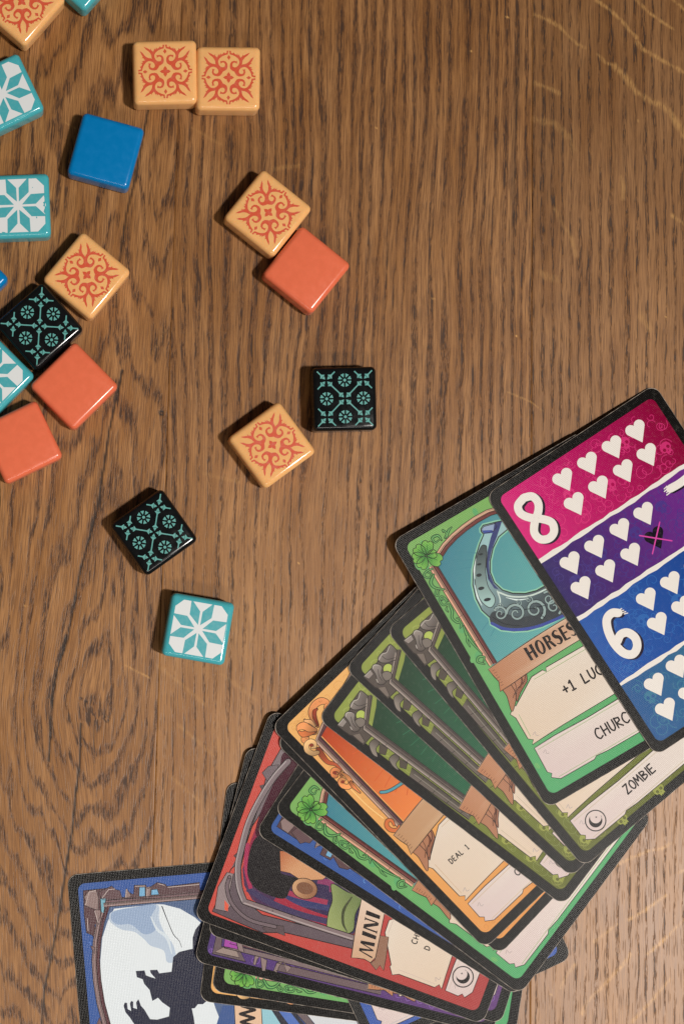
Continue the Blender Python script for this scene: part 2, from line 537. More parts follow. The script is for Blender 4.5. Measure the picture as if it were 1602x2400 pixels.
class Card:
    def __init__(self, key, tl, theta, w=CW, h=CH):
        self.key, self.tl, self.th, self.w, self.h = key, tl, theta, w, h
        t = math.radians(theta)
        self.down = (math.cos(t), math.sin(t))           # image axes, y down
        self.right = (math.sin(t), -math.cos(t))
    def loc(self, p):
        """photo pixel -> card units"""
        dx, dy = p[0] - self.tl[0], p[1] - self.tl[1]
        return ((dx * self.right[0] + dy * self.right[1]) / 1.006, (dx * self.down[0] + dy * self.down[1]) / 1.006)
    def height(self, X, Y):
        return self.z0 + basis(self, X, Y) @ self.th5
    def bend(self, u, v):
        px, py = self.pix(u, v)
        X, Y = (px - FW / 2) * S, (FH / 2 - py) * S
        return basis(self, X, Y)[..., 2:] @ self.th5[2:]
    def pix(self, u, v):
        return (self.tl[0] + u * self.right[0] + v * self.down[0], self.tl[1] + u * self.right[1] + v * self.down[1])

def off(tl, th, du, dv):
    t = math.radians(th)
    return (tl[0] + du * math.sin(t) + dv * math.cos(t), tl[1] - du * math.cos(t) + dv * math.sin(t))

wt = off((158.4, 2051.4), -5.0, -CW, 0)
bt = off((1338, 2243.7), 65.0, -CW, -CH)
CARDS = [Card('wolf', wt, -5.0),
         Card('edge_orange', (468, 2345), 7.4),
         Card('low_green', (497, 2322), 9.0),
         Card('tip_blue', bt, 65.0),
         Card('purple', (455.7, 2252), 14.0),
         Card('black_edge', (486, 2188), 17.2),
         Card('red', (455.5, 2151.3), 20.3),
         Card('mid_blue', (599, 1952.3), 32.0),
         Card('clover', (641.9, 1898.8), 36.9),
         Card('orange_low', (646.8, 1741.8), 43.5),
         Card('orange', (635.4, 1703.6), 46.1),
         Card('zombie_c', (745.4, 1685), 37.3),
         Card('zombie_b', (808.6, 1566.5), 42.7),
         Card('zombie_a', (905, 1477), 50.2),
         Card('horse', (918, 1269.5), 59.85),
         Card('hearts', (1139.5, 1159.8), 57.0, 480.0, 722.0)]
BY = {c.key: c for c in CARDS}

def basis(c, X, Y):
    u, v = (X - c.mx) / 0.05, (Y - c.my) / 0.05
    return np.stack([u, v, u * u, u * v, v * v], -1)

# height of the card's middle, then tilt and gentle bow: each card rests on the table and the cards below it
REST = {'wolf': (0.00002, 0, 0, 0, 0, 0),
        'edge_orange': (0.0003396, -0.0001842, -0.0000291, -0.0002022, 0.0000906, -0.0000201),
        'low_green': (0.0006441, -0.0002172, -0.0000235, -0.0002046, 0.0000901, -0.0000235),
        'tip_blue': (0.0009368, -0.0002659, -0.0000423, -0.0002067, 0.0000808, -0.0000650),
        'purple': (0.0013258, -0.0001698, -0.0000286, -0.0002419, 0.0000531, -0.0000743),
        'black_edge': (0.0016289, -0.0002119, -0.0000417, -0.0002449, 0.0000491, -0.0000850),
        'red': (0.0019614, -0.0001812, -0.0000509, -0.0002478, 0.0000483, -0.0000895),
        'mid_blue': (0.0021889, -0.0003837, -0.0001496, -0.0002846, -0.0000738, -0.0002249),
        'clover': (0.0024628, -0.0004504, -0.0001783, -0.0002889, -0.0000789, -0.0002321),
        'orange_low': (0.0027299, -0.0004756, -0.0003091, -0.0003011, -0.0000976, -0.0002488),
        'orange': (0.0030554, -0.0004588, -0.0003304, -0.0003044, -0.0000987, -0.0002519),
        'zombie_c': (0.0031483, -0.0006842, -0.0004888, -0.0003460, -0.0001852, -0.0002987),
        'zombie_b': (0.0032598, -0.0008287, -0.0006401, -0.0003588, -0.0002142, -0.0003180),
        'zombie_a': (0.0033399, -0.0010037, -0.0007434, -0.0003707, -0.0002333, -0.0003302),
        'horse': (0.0034138, -0.0010632, -0.0009695, -0.0003872, -0.0002420, -0.0003445),
        'hearts': (0.0027465, -0.0024884, -0.0017954, -0.0017824, -0.0018524, -0.0006851)}
for c in CARDS:
    m = c.pix(c.w / 2, c.h / 2)
    c.mx, c.my = (m[0] - FW / 2) * S, (FH / 2 - m[1]) * S
    c.z0, c.th5 = REST[c.key][0], np.array(REST[c.key][1:])

def make_card_root(c, name, label, group=None):
    b, cc = c.th5[0] / 0.05, c.th5[1] / 0.05
    nrm = Vector((-b, -cc, 1)).normalized()
    z = c.z0
    for _ in range(4):
        p = to_world(c.tl[0], c.tl[1], z)
        z = c.z0 + b * (p.x - c.mx) + cc * (p.y - c.my)
    xr = Vector((c.right[0], -c.right[1], 0))
    xr = (xr - nrm * xr.dot(nrm)).normalized()
    yr = nrm.cross(xr)
    root = empty(name, label=label, category='playing card')
    if group:
        root['group'] = group
    root.matrix_world = Matrix(((xr.x, yr.x, nrm.x, p.x), (xr.y, yr.y, nrm.y, p.y), (xr.z, yr.z, nrm.z, z), (0, 0, 0, 1)))
    # card stock: black face, pale paper core at the cut edge
    def rim(g):
        o = rrect(-g, -g, c.w + g, c.h + g, 25, 8)
        out = []
        for i, q in enumerate(o):
            r = o[(i + 1) % len(o)]
            k = max(1, int(math.hypot(r[0] - q[0], r[1] - q[1]) / 16))
            out += [(q[0] + (r[0] - q[0]) * t / k, q[1] + (r[1] - q[1]) * t / k) for t in range(k)]
        return out
    def ring_pts(g, z):
        o = np.array(rim(g))
        return np.column_stack([o[:, 0] * S, -o[:, 1] * S, z + c.bend(o[:, 0], o[:, 1])])
    r0, r1, r2 = ring_pts(0, CT), ring_pts(.9, CT - .00004), ring_pts(.9, 0)
    m = len(r0)
    flat = rim(0)
    tri = np.array(tessellate_polygon([[Vector((x, y, 0)) for x, y in flat]]))
    fl = np.array([(x * S, -y * S, 0.0) for x, y in flat])
    T3 = fl[tri]
    cr = np.cross(T3[:, 1] - T3[:, 0], T3[:, 2] - T3[:, 0])[:, 2]
    T3[cr < 0] = T3[cr < 0][:, ::-1]
    tv, _ = bent(T3, np.zeros((len(T3), 3, 4)), c.bend)
    top = tv + np.array([0, 0, CT])
    nt = len(top)
    V = np.concatenate([top, tv, r0, r1, r2])
    F = np.arange(nt).reshape(-1, 3).tolist() + (np.arange(nt).reshape(-1, 3)[:, ::-1] + nt).tolist()
    n_face = len(F)
    for k in (0, 1):
        r = 2 * nt + k * m
        F += [(r + i, r + (i + 1) % m, r + m + (i + 1) % m, r + m + i) for i in range(m)]
    me = bpy.data.meshes.new('card_stock')
    me.from_pydata(V.tolist(), [], F)
    me.update()
    at = me.attributes.new('Col', 'FLOAT_COLOR', 'POINT')
    at.data.foreach_set('color', np.tile(np.array([*rgb((19, 17, 16)), 1.0]), len(V)))
    me.materials.append(PRINT)
    me.materials.append(PAPER)
    me.polygons.foreach_set('material_index', np.array([0] * n_face + [1] * (len(F) - n_face), dtype=np.int32))
    ob = bpy.data.objects.new('card_stock', me)
    COL.objects.link(ob)
    ob.parent = root
    c.root = root
    return root

def part(c, name, under=None):
    return Part(name, getattr(c, under, None) or c.root if under else c.root, CT, PRINT, bend=c.bend)

CROPS = {'3': (900, 880, 2.2336), '4': (1150, 1400, 3.469), '5': (600, 1400, 2.6133), '6': (900, 1750, 2.6133),
         '7': (400, 1650, 2.6133), '8': (140, 1950, 2.6133), 'A': (900, 1100, 3.7333), 'B': (440, 2100, 1.96),
         'd4': (560, 1500, 4.612), 'd5': (600, 1850, 4.3556), 'd6': (780, 2080, 3.4087), 'd7': (1150, 1950, 3.469)}

def M(card, crop):
    """converter: points measured in an enlarged view of the photograph -> units on that card"""
    ox, oy, f = CROPS[crop]
    k = BY[card]
    def conv(pts):
        one = not hasattr(pts[0], '__len__')
        r = [k.loc((ox + x / f, oy + y / f)) for x, y in ([pts] if one else pts)]
        return r[0] if one else r
    return conv

def grad(p0, c0, p1, c1):
    dx, dy = p1[0] - p0[0], p1[1] - p0[1]
    d2 = dx * dx + dy * dy
    def f(p):
        t = ((p[0] - p0[0]) * dx + (p[1] - p0[1]) * dy) / d2
        t = min(1, max(0, t))
        return tuple(c0[i] + (c1[i] - c0[i]) * t for i in range(3))
    return f

def shade(c, k):
    return tuple(max(0, min(255, x * k)) for x in c)

def spiral(cx, cy, r0, turns, a0, sgn=1, n=14, grow=0.12):
    out = []
    for i in range(n):
        t = i / (n - 1)
        a = math.radians(a0) + sgn * turns * 2 * math.pi * t
        r = r0 * (1 - (1 - grow) * t)
        out.append((cx + r * math.cos(a), cy + r * math.sin(a)))
    return out

def skull(p, x, y, s, col, dark, layer, ang=0):
    ca, sa = math.cos(math.radians(ang)), math.sin(math.radians(ang))
    T = lambda q: [(x + (a * ca - b * sa) * s, y + (a * sa + b * ca) * s) for a, b in q]
    p.poly(T([(-1, -.2), (-.8, -.75), (-.3, -1), (.3, -1), (.8, -.75), (1, -.2), (.85, .3), (.5, .45), (.45, 1), (.15, .85), (0, 1.05), (-.15, .85), (-.45, 1), (-.5, .45), (-.85, .3)]), col, layer)
    for sx in (-1, 1):
        p.poly(T(ell(sx * .42, 0, .27, .3, n=10)), dark, layer + 1)
    p.poly(T([(0, .3), (.12, .52), (-.12, .52)]), dark, layer + 1)

def swirls(p, box, col, layer, n, seed, r=(9, 20), w=1.3):
    rr = random.Random(seed)
    x0, y0, x1, y1 = box
    for _ in range(n):
        x, y, q = rr.uniform(x0, x1), rr.uniform(y0, y1), rr.uniform(*r)
        x, y = min(max(x, x0 + q), x1 - q), min(max(y, y0 + q), y1 - q)
        c = col(( x, y)) if callable(col) else col
        p.line(spiral(x, y, q, rr.uniform(.5, 1.3), rr.uniform(0, 360), rr.choice((-1, 1)), 14, .25), w, c, layer)

# hand-drawn capitals as strokes in a unit box (y down)
GL = {'A': [[(0, 1), (.45, 0), (.9, 1)], [(.2, .62), (.72, .62)]], 'B': [[(0, 0), (.05, 1)], [(0, 0), (.55, .12), (.55, .35), (.05, .47), (.68, .6), (.66, .85), (.05, 1)]],
      'C': [[(.75, .1), (.4, 0), (.08, .3), (.05, .7), (.35, 1), (.75, .88)]], 'D': [[(.05, 0), (.05, 1)], [(.0, .02), (.55, .12), (.72, .5), (.5, .9), (.0, 1)]],
      'E': [[(.65, 0), (.05, .02), (.05, 1), (.7, .98)], [(.05, .5), (.55, .48)]], 'H': [[(.05, 0), (.05, 1)], [(.7, 0), (.7, 1)], [(.05, .52), (.7, .5)]],
      'I': [[(.2, 0), (.2, 1)]], 'K': [[(.05, 0), (.05, 1)], [(.7, 0), (.08, .55), (.75, 1)]], 'L': [[(.08, 0), (.04, 1), (.65, .97)]],
      'M': [[(0, 1), (.15, 0), (.45, .65), (.78, 0), (.95, 1)]], 'N': [[(.05, 1), (.05, 0), (.7, 1), (.7, 0)]],
      'O': [[(.4, 0), (.08, .25), (.08, .75), (.4, 1), (.72, .75), (.72, .25), (.4, 0)]], 'R': [[(.05, 1), (.05, 0)], [(.0, .02), (.6, .12), (.6, .4), (.08, .55), (.7, 1)]],
      'S': [[(.68, .1), (.35, 0), (.08, .22), (.35, .48), (.65, .68), (.5, .95), (.05, .92)]], 'U': [[(.05, 0), (.06, .7), (.35, 1), (.66, .72), (.68, 0)]],
      'W': [[(0, 0), (.22, 1), (.47, .3), (.72, 1), (.95, 0)]], 'Z': [[(.05, .02), (.7, 0), (.0, 1), (.72, .97)]],
      '1': [[(.1, .2), (.32, 0), (.32, 1)], [(.1, 1), (.55, 1)]], '+': [[(.0, .55), (.6, .55)], [(.3, .25), (.3, .85)]]}
SMOOTH = set('BCDOSU')

def letters(p, txt, x, y, ang, size, w, col, layer, space=0.28, wide=0.85):
    ca, sa = math.cos(math.radians(ang)), math.sin(math.radians(ang))
    cx = 0.0
    for ch in txt:
        if ch == ' ':
            cx += 0.75 * size
            continue
        mx = max(q[0] for s in GL[ch] for q in s)
        for s in GL[ch]:
            q = [(cx + a * size * wide, b * size) for a, b in s]
            q = [(x + a * ca - b * sa, y + a * sa + b * ca) for a, b in q]
            if ch in SMOOTH and len(q) > 4:
                p.curve(q, w, col, layer, 4)
            else:
                for a, b in zip(q[:-1], q[1:]):
                    p.line([a, b], w, col, layer)
        cx += (mx * wide + space) * size

def blackletter(c, name, txt, x, y, size, layer, cond=1.0, slope=0.0):
    """heavy display capitals: thick stems, hairlines and wedge serifs; one mesh per letter"""
    cx = x
    for ch in txt:
        p = part(c, name, 'banner_part')
        q = lambda pts: [(cx + a * size * cond, y + b * size + slope * (cx + a * size * cond - x)) for a, b in pts]
        P = lambda pts: p.poly(q(pts), INK, layer)
        ser = lambda a, b, h=.06, w=.13: P([(a - w, b - h / 2), (a + w, b - h / 2), (a + w * .6, b + h / 2), (a - w * .6, b + h / 2)])
        if ch == 'H':
            P([(.02, .0), (.30, .05), (.28, 1), (.04, .96)]); P([(.52, .02), (.80, 0), (.78, .97), (.54, 1)]); P([(.25, .44), (.56, .42), (.56, .54), (.25, .56)]); adv = .92
        elif ch == 'O':
            o1, o2 = ell(.38, .5, .38, .52, n=22), ell(.40, .5, .15, .40, 12, n=22)
            for i in range(22):
                j = (i + 1) % 22
                P([o1[i], o1[j], o2[j], o2[i]])
            adv = .86
        elif ch == 'R':
            P([(.04, 0), (.28, .02), (.28, 1), (.04, .97)]); P([(.26, .02), (.55, .03), (.68, .2), (.62, .42), (.42, .53), (.28, .53), (.28, .43), (.42, .4), (.44, .2), (.36, .12), (.26, .12)])
            P([(.33, .5), (.56, .5), (.78, .95), (.58, 1)]); adv = .84
        elif ch == 'S':
            p.curve(q([(.58, .16), (.36, .04), (.12, .2), (.22, .42), (.46, .56), (.5, .82), (.28, .97), (.04, .84)]), [size * k for k in (.05, .1, .2, .24, .24, .2, .1, .05)], INK, layer); adv = .68
        elif ch == 'E':
            P([(.04, 0), (.28, .02), (.28, 1), (.04, .98)])
            for b in (.0, .44, .90):
                P([(.2, b), (.58, b + .01), (.6, b + .12), (.2, b + .10)])
            adv = .70
        elif ch == 'M':
            P([(.0, 1), (.10, 1), (.24, .02), (.18, 0)]); P([(.18, 0), (.36, 0), (.52, .85), (.46, 1)]); P([(.46, 1), (.54, .98), (.74, .05), (.68, 0)]); P([(.66, 0), (.84, 0), (1.0, 1), (.76, 1)]); adv = 1.14
        elif ch == 'I':
            P([(.06, 0), (.34, 0), (.32, 1), (.08, 1)]); ser(.2, .02); ser(.2, .98); adv = .46
        elif ch == 'N':
            P([(.04, 0), (.14, 0), (.14, 1), (.04, 1)]); P([(.06, 0), (.30, 0), (.72, 1), (.52, 1)]); P([(.62, 0), (.72, 0), (.72, .9), (.64, .9)]); ser(.09, .98); ser(.67, .02); adv = .86
        elif ch == 'W':
            P([(.0, 0), (.2, 0), (.34, .8), (.26, 1)]); P([(.26, 1), (.34, .9), (.52, .1), (.46, .05)]); P([(.44, 0), (.62, 0), (.76, .8), (.68, 1)]); P([(.68, 1), (.76, .9), (.96, 0), (.88, 0)]); adv = 1.04
        p.build()
        cx += adv * size * cond

def field(c, c0, c1, c2=None, b=22, r=17):
    p = part(c, 'colour_field')
    p.poly(rrect(b, b, c.w - b, c.h - b, r), grad((0, 0), c0, (0, c.h), c1), 1)
    p.build()

def ragged(p0, p1, amp, n, seed):
    rr = random.Random(seed)
    dx, dy = p1[0] - p0[0], p1[1] - p0[1]
    d = math.hypot(dx, dy)
    nx, ny = -dy / d, dx / d
    return [(p0[0] + dx * i / n + nx * rr.uniform(-amp, amp), p0[1] + dy * i / n + ny * rr.uniform(-amp, amp)) for i in range(n + 1)]

CREAM0, CREAM1, ROSE = (230, 222, 212), (222, 200, 178), (216, 196, 194)

def panels(c, tint, seed, top=434, split=607, bot=684, left=40, right=476):
    """the two torn paper boxes at the foot of the card"""
    p = part(c, 'rules_panel')
    a = [(left + 82, top), (left + 112, top - 1), (left + 118, top + 7), (left + 122, top - 2), (right - 40, top), (right, top + 40), (right - 2, split - 6),
         (right - 150, split - 5), (right - 160, split - 9), (left + 90, split - 7), (left + 36, split - 5), (left + 4, split - 3),
         (left + 12, split - 12), (left + 2, split - 20), (left + 2, top + 64), (left - 5, top + 50), (left + 12, top + 38), (left + 16, top + 40)]
    p.poly(a, grad((left, split), CREAM1, (right * .6, top), CREAM0), 12, 1.7)
    p.line([(left + 12, top + 60), (left + 10, split - 22)], 1.2, tint, 13.6)
    p.line([(left + 84, top + 8), (right - 40, top + 8)], 1.2, tint, 13.6)
    c.rules_panel = p.build()
    p = part(c, 'name_panel')
    b = [(left + 4, split + 6), (left + 60, split + 4), (left + 150, split + 7), (right - 100, split + 4), (right, split + 6), (right - 2, bot - 20), (right - 22, bot),
         (left + 150, bot - 2), (left + 120, bot - 5), (left + 112, bot), (left + 22, bot - 1), (left + 4, bot - 14), (left + 10, bot - 22), (left + 2, bot - 30)]
    p.poly(b, grad((left, bot), ROSE, (right * .55, split), CREAM0), 12, 1.7)
    p.line([(left + 20, bot - 7), (right - 30, bot - 7)], 1.1, tint, 13.6)
    p.line([(left + 10, split + 13), (right - 10, split + 13)], 1.1, tint, 13.6)
    for x, y in ((left + 16, split - 22), (left + 16, split + 26)):
        p.curve([(x, y), (x + 9, y - 4), (x + 6, y + 5), (x + 13, y + 7)], 1.2, shade(ROSE, .82), 13.8, 3)
    c.name_panel = p.build()

def moon_badge(c, u, v, r=26):
    p = part(c, 'moon_badge', 'name_panel')
    p.line(ell(u, v, r, n=36), 2.6, INK, 16, closed=True)
    out = [(u + .66 * r * math.cos(math.radians(a)), v + .66 * r * math.sin(math.radians(a))) for a in range(0, 250, 12)]
    inn = [(u + .2 * r + .56 * r * math.cos(math.radians(a)), v - .22 * r + .56 * r * math.sin(math.radians(a))) for a in range(232, 10, -12)]
    p.poly(out + inn, INK, 16)
    p.line([(u + .16 * r, v - .22 * r), (u + .36 * r, v - .22 * r)], 1.2, INK, 16)
    p.line([(u + .26 * r, v - .32 * r), (u + .26 * r, v - .12 * r)], 1.2, INK, 16.4)
    p.build()

def banner(c, u0, v0, u1, sag=14, h=62, col0=(184, 126, 90), col1=(222, 196, 172), tails=True, name='title_banner'):
    """ribbon across the card below the picture; u0 left end, v0 its top there"""
    p = part(c, name)
    n = 16
    mid = (u0 + u1) / 2
    arc = lambda u: v0 - sag * (1 - ((u - mid) / (u1 - mid)) ** 2)
    top = [(u0 + (u1 - u0) * i / n, arc(u0 + (u1 - u0) * i / n)) for i in range(n + 1)]
    bot = [(x, y + h) for x, y in reversed(top)]
    lft = [(u0 - 2, v0 + h - 2), (u0 + 7, v0 + h * .62), (u0 + 3, v0 + h * .34)]
    if tails:
        for du, dl in ((22, 0), (0, 14)):
            p.blob([(u0 + 10 + du, v0 + h - 10), (u0 + 66 + du * .2, v0 + h - 14), (u0 + 58 + du * .4, v0 + h + 6), (u0 + 34 + du, v0 + h + 14), (u0 + 16 + du, v0 + h + 24 + dl), (u0 - 2 + du, v0 + h + 38 + dl), (u0 + 6 + du, v0 + h + 16)],
                   (150, 98, 74) if du else (176, 122, 92), 13 if du else 13.9, 1.5)
    p.curve([(u0 + 40, v0 + h - 8), (u0 + 34, v0 + h + 10), (u0 + 16, v0 + h + 26)], 1.6, (84, 48, 36), 15, 4)
    p.curve([(u0 + 58, v0 + h - 8), (u0 + 54, v0 + h + 4), (u0 + 40, v0 + h + 14)], [3, 5, 2], (104, 60, 44), 15, 4)
    p.poly(top + bot[:-1] + lft, grad((u0, v0), col0, (u0 + 190, v0), col1), 15.2, 1.8)
    p.line(top, 2.2, shade(col1, 1.06), 16.6)
    for i in range(7):
        y = v0 + 8 + i * (h - 14) / 7
        p.line([(u0 + 6 + (i % 3), y), (u0 + 13 + 2 * (i % 2), y)], 1.2, (120, 78, 58), 16.8)
    c.banner_part = p.build()

def column_frame(c, outer, inner, cols, name='picture_frame', notch=True):
    """moulded frame: list of (polyline, width, colour) from outside in"""
    p = part(c, name)
    lay = 8
    for pts, w, col in cols:
        p.line(pts, w + 3.0, INK, lay, cap=False)
        p.line(pts, w, col, lay + .7, cap=False)
        p.line([(x + w * .24, y) for x, y in pts], w * .34, shade(col, .74), lay + 1.1, cap=False)
        p.line([(x - w * .3, y) for x, y in pts], w * .2, shade(col, 1.22), lay + 1.1, cap=False)
        lay += 1.8
    if notch:
        pts, w, col = cols[0]
        for k in range(len(pts) - 1):
            a, b = pts[k], pts[k + 1]
            d = math.hypot(b[0] - a[0], b[1] - a[1])
            m = int(d / 62)
            for i in range(1, m):
                t = i / m
                q = (a[0] + (b[0] - a[0]) * t, a[1] + (b[1] - a[1]) * t)
                nx, ny = -(b[1] - a[1]) / d * w * .5, (b[0] - a[0]) / d * w * .5
                p.line([(q[0] - nx, q[1] - ny), (q[0] + nx, q[1] + ny)], 1.2, shade(col, .55), lay + .4)
    p.build()

# ------------------------------------------------------------------ card kinds
def art_luck(c, horseshoe):
    """green card with a clover corner and a vine down the frame"""
    field(c, (128, 178, 98), (84, 170, 112))
    rr = random.Random(5)
    p = part(c, 'leaf_pattern')
    for _ in range(60):
        x, y = rr.uniform(40, c.w - 40), rr.choice((rr.uniform(36, 90), rr.uniform(90, c.h - 36)))
        if 60 < x < c.w - 60 and y > 70:
            x = rr.choice((rr.uniform(26, 60), rr.uniform(c.w - 60, c.w - 26)))
        s = rr.uniform(8, 15)
        p.poly(ell(x, max(y, 26 + s), s, s * .6, rr.uniform(0, 180), 10) if y < c.h - 26 - s else ell(x, c.h - 40, 8, 5, 0, 8), rr.choice(((110, 178, 108), (136, 186, 108), (98, 172, 110))), 2)
    p.build()
    A = M('horse', 'A')
    arch = A([(470, 735), (520, 660), (600, 575), (690, 500), (790, 430), (900, 370), (985, 345)])
    col = A([(400, 850), (935, 1705)])
    # picture
    p = part(c, 'picture')
    au, av = arch[0]
    bu, bv = col[1]
    mirror = lambda q: [(c.w - x, y) for x, y in reversed(q)]
    shape = arch + mirror(arch) + [(c.w - bu, bv + 30), (bu, bv + 30), (col[0][0] + 6, col[0][1])]
    p.poly(shape, grad((au, av), (62, 128, 148), (c.w * .75, bv), (126, 200, 184)), 3)
    ctr = (c.w * .52, bv * .55)
    for i in range(30):
        a = math.radians(150 + i * 6.5)
        r0, r1 = 120, 210
        q = [(ctr[0] + r0 * math.cos(a), ctr[1] + r0 * math.sin(a)), (ctr[0] + r1 * math.cos(a - .025), ctr[1] + r1 * math.sin(a - .025)), (ctr[0] + r1 * math.cos(a + .025), ctr[1] + r1 * math.sin(a + .025))]
        if all(x > bu + 14 and y > av - 20 and x < c.w - bu for x, y in q):
            p.line([q[0], ((q[1][0] + q[2][0]) / 2, (q[1][1] + q[2][1]) / 2)], 1.8, (70, 136, 150), 3.6)
    p.build()
    if horseshoe:
        outer = A([(845, 520), (865, 490), (985, 460), (1085, 440), (1085, 520), (1000, 590), (950, 690), (925, 800), (925, 900), (960, 990), (1030, 1055), (1120, 1083), (1230, 1085), (1330, 1060), (1440, 1000), (1560, 960), (1640, 1150), (1560, 1275),
                   (1500, 1310), (1380, 1370), (1250, 1405), (1130, 1412), (1020, 1400), (930, 1350), (920, 1295), (850, 1230), (800, 1130), (772, 1010), (775, 880), (800, 760), (835, 650), (870, 570), (848, 545)])
        p = part(c, 'horseshoe')
        p.line(outer, 9, (146, 204, 176), 4, closed=True)
        p.poly(outer, grad(A((800, 900)), (156, 194, 198), A((1330, 1330)), (60, 68, 74)), 4.6, 2.6)
        # dark inner bevel, dark crest, engraved slot
        p.poly(A([(965, 470), (1030, 455), (985, 590), (940, 700), (915, 810), (918, 905), (955, 1000), (1000, 1050), (960, 1040), (905, 960), (888, 850), (900, 720), (930, 600), (955, 530)]), (58, 66, 118), 6.4)
        p.poly(A([(850, 530), (870, 500), (975, 472), (985, 500), (950, 545), (870, 560)]), (150, 170, 200), 6.2, 1.6)
        p.poly(A([(850, 535), (945, 530), (955, 555), (872, 565)]), (66, 84, 160), 6.9)
        p.blob(A([(850, 670), (885, 665), (895, 690), (890, 800), (885, 900), (905, 1020), (960, 1110), (965, 1160), (935, 1205), (890, 1195), (830, 1130), (795, 1010), (790, 880), (810, 760)]), grad(A((850, 700)), (70, 80, 82), A((880, 1180)), (168, 204, 200)), 7.2, 1.6)
        for x, y, rx in ((845, 742, 5), (828, 830, 5.5), (826, 925, 6.5), (845, 1040, 7.5), (898, 1138, 8.5)):
            u, v = A((x, y))
            p.poly(ell(u, v, rx, 2.6 if rx < 6 else 4, 18, 12), (40, 46, 50), 9)
        for hl in ([(790, 1010), (812, 1110), (850, 1190)], [(800, 780), (785, 880), (790, 960)], [(1060, 1120), (1160, 1140), (1260, 1130)]):
            p.curve(A(hl), [1, 4, 1], (224, 238, 238), 9.4, 5)
        for hl in ([(905, 720), (893, 850), (915, 960)], [(985, 1180), (1080, 1215), (1220, 1225), (1400, 1190)], [(940, 1290), (1050, 1350), (1200, 1368)]):
            p.curve(A(hl), 1.6, (24, 28, 32), 9.6, 5)
        p.curve(A([(1000, 1075), (1100, 1110), (1230, 1112), (1330, 1085), (1450, 1030)]), 4, (204, 220, 214), 7.4)
        p.curve(A([(985, 1060), (1010, 1140), (1000, 1200), (960, 1230)]), 3, (206, 222, 216), 7.4)
        p.blob(A([(920, 1280), (960, 1240), (1060, 1260), (1200, 1290), (1400, 1240), (1560, 1170), (1600, 1240), (1500, 1310), (1250, 1392), (1020, 1390), (930, 1340)]), (58, 64, 70), 7)
        p.curve(A([(935, 1345), (1040, 1392), (1180, 1400), (1330, 1375), (1500, 1310), (1600, 1260)]), 7, (62, 78, 160), 8.4)
        for x, y, r, a0, sg in ((1010, 1262, 17, 200, 1), (1150, 1258, 23, 150, 1), (1315, 1225, 25, 20, -1), (1015, 1195, 8, 90, 1), (1170, 1165, 9, 120, -1), (1262, 1140, 10, 60, -1), (1440, 1130, 18, 200, 1), (1480, 1200, 20, 20, -1)):
            u, v = A((x, y))
            s = spiral(u, v, r, 1.5, a0 + 60, sg, 22, .12)
            p.line(s, [r * .42 * (1 - .6 * i / 21) for i in range(22)], (30, 34, 38), 9)
            p.line(s, [r * .26 * (1 - .6 * i / 21) for i in range(22)], (150, 172, 172), 9.8)
        p.build()
    # frame
    full = arch
    column_frame(c, None, None, [(arch, 7, (200, 160, 134)), ([(x + 4, y + 8) for x, y in arch], 7, (112, 58, 54))])
    cl = A([(405, 850), (930, 1710)])
    column_frame(c, None, None, [(cl, 9, (196, 150, 126)), ([(x + 10.5, y + 1) for x, y in cl], 7, (108, 54, 52))])
    # clover
    cu, cv = A((365, 755))
    p = part(c, 'four_leaf_clover')
    for px, py, r, ang in ((375, 680, 17, -80), (300, 705, 16, -145), (285, 775, 16, 170), (335, 820, 16, 110), (440, 785, 19, 30), (430, 740, 12, -20)):
        u, v = A((px, py))
        a = math.atan2(v - cv, u - cu)
        d = (math.cos(a), math.sin(a)); e = (-d[1], d[0])
        T = lambda k, s: (cu + d[0] * k * r + e[0] * s * r, cv + d[1] * k * r + e[1] * s * r)
        lf = crom([T(.1, 0), T(.9, -.75), T(1.75, -.75), T(2.05, -.3), T(1.85, 0), T(2.05, .3), T(1.75, .75), T(.9, .75)], 4, True)
        p.poly(lf, grad((cu, cv), (58, 132, 58), T(2, 0), (128, 190, 86)), 13, 1.6)
        p.line([T(.2, 0), T(1.5, 0)], 1.3, (48, 110, 50), 14.6)
    p.build()
    # vine
    p = part(c, 'vine')
    for pts, w in (([(420, 870), (370, 890), (345, 930), (390, 950), (405, 915), (375, 900)], [5, 6, 6, 5, 4, 3]),
                   ([(430, 920), (405, 990), (440, 1035), (520, 1050)], [6, 12, 8, 5]),
                   ([(455, 1040), (445, 1090), (465, 1105), (478, 1060)], [3, 7, 5, 3]),
                   ([(555, 1150), (500, 1110), (480, 1140), (510, 1185), (545, 1170), (520, 1130), (500, 1145)], [4, 5, 6, 6, 5, 4, 3]),
                   ([(565, 1180), (590, 1240), (590, 1300), (640, 1340), (660, 1310), (630, 1300)], [5, 10, 8, 7, 5, 3]),
                   ([(545, 1200), (540, 1225), (555, 1245)], [3, 7, 3]),
                   ([(650, 1330), (670, 1360), (660, 1385)], [3, 7, 3]),
                   ([(690, 1370), (715, 1440), (760, 1510), (850, 1610)], [4, 10, 8, 3]),
                   ([(720, 1450), (720, 1500), (745, 1550)], [4, 7, 2]),
                   ([(870, 1700), (810, 1680), (820, 1640), (870, 1640), (860, 1680)], [4, 7, 8, 6, 3]),
                   ([(500, 620), (470, 580), (420, 600), (445, 640), (475, 620)], [4, 9, 8, 5, 3]),
                   ([(530, 600), (545, 560), (510, 530), (515, 550)], [4, 6, 5, 3]),
                   ([(545, 600), (560, 540), (590, 505)], [4, 9, 2])):
        p.curve(A(pts), [x * .62 for x in w], (58, 126, 76), 12.4, 5, ink=1.0)
        p.curve(A(pts), [x * .2 for x in w], (132, 190, 108), 13.6, 5, cap=False)
    p.build()
    bn = A((945, 1715))
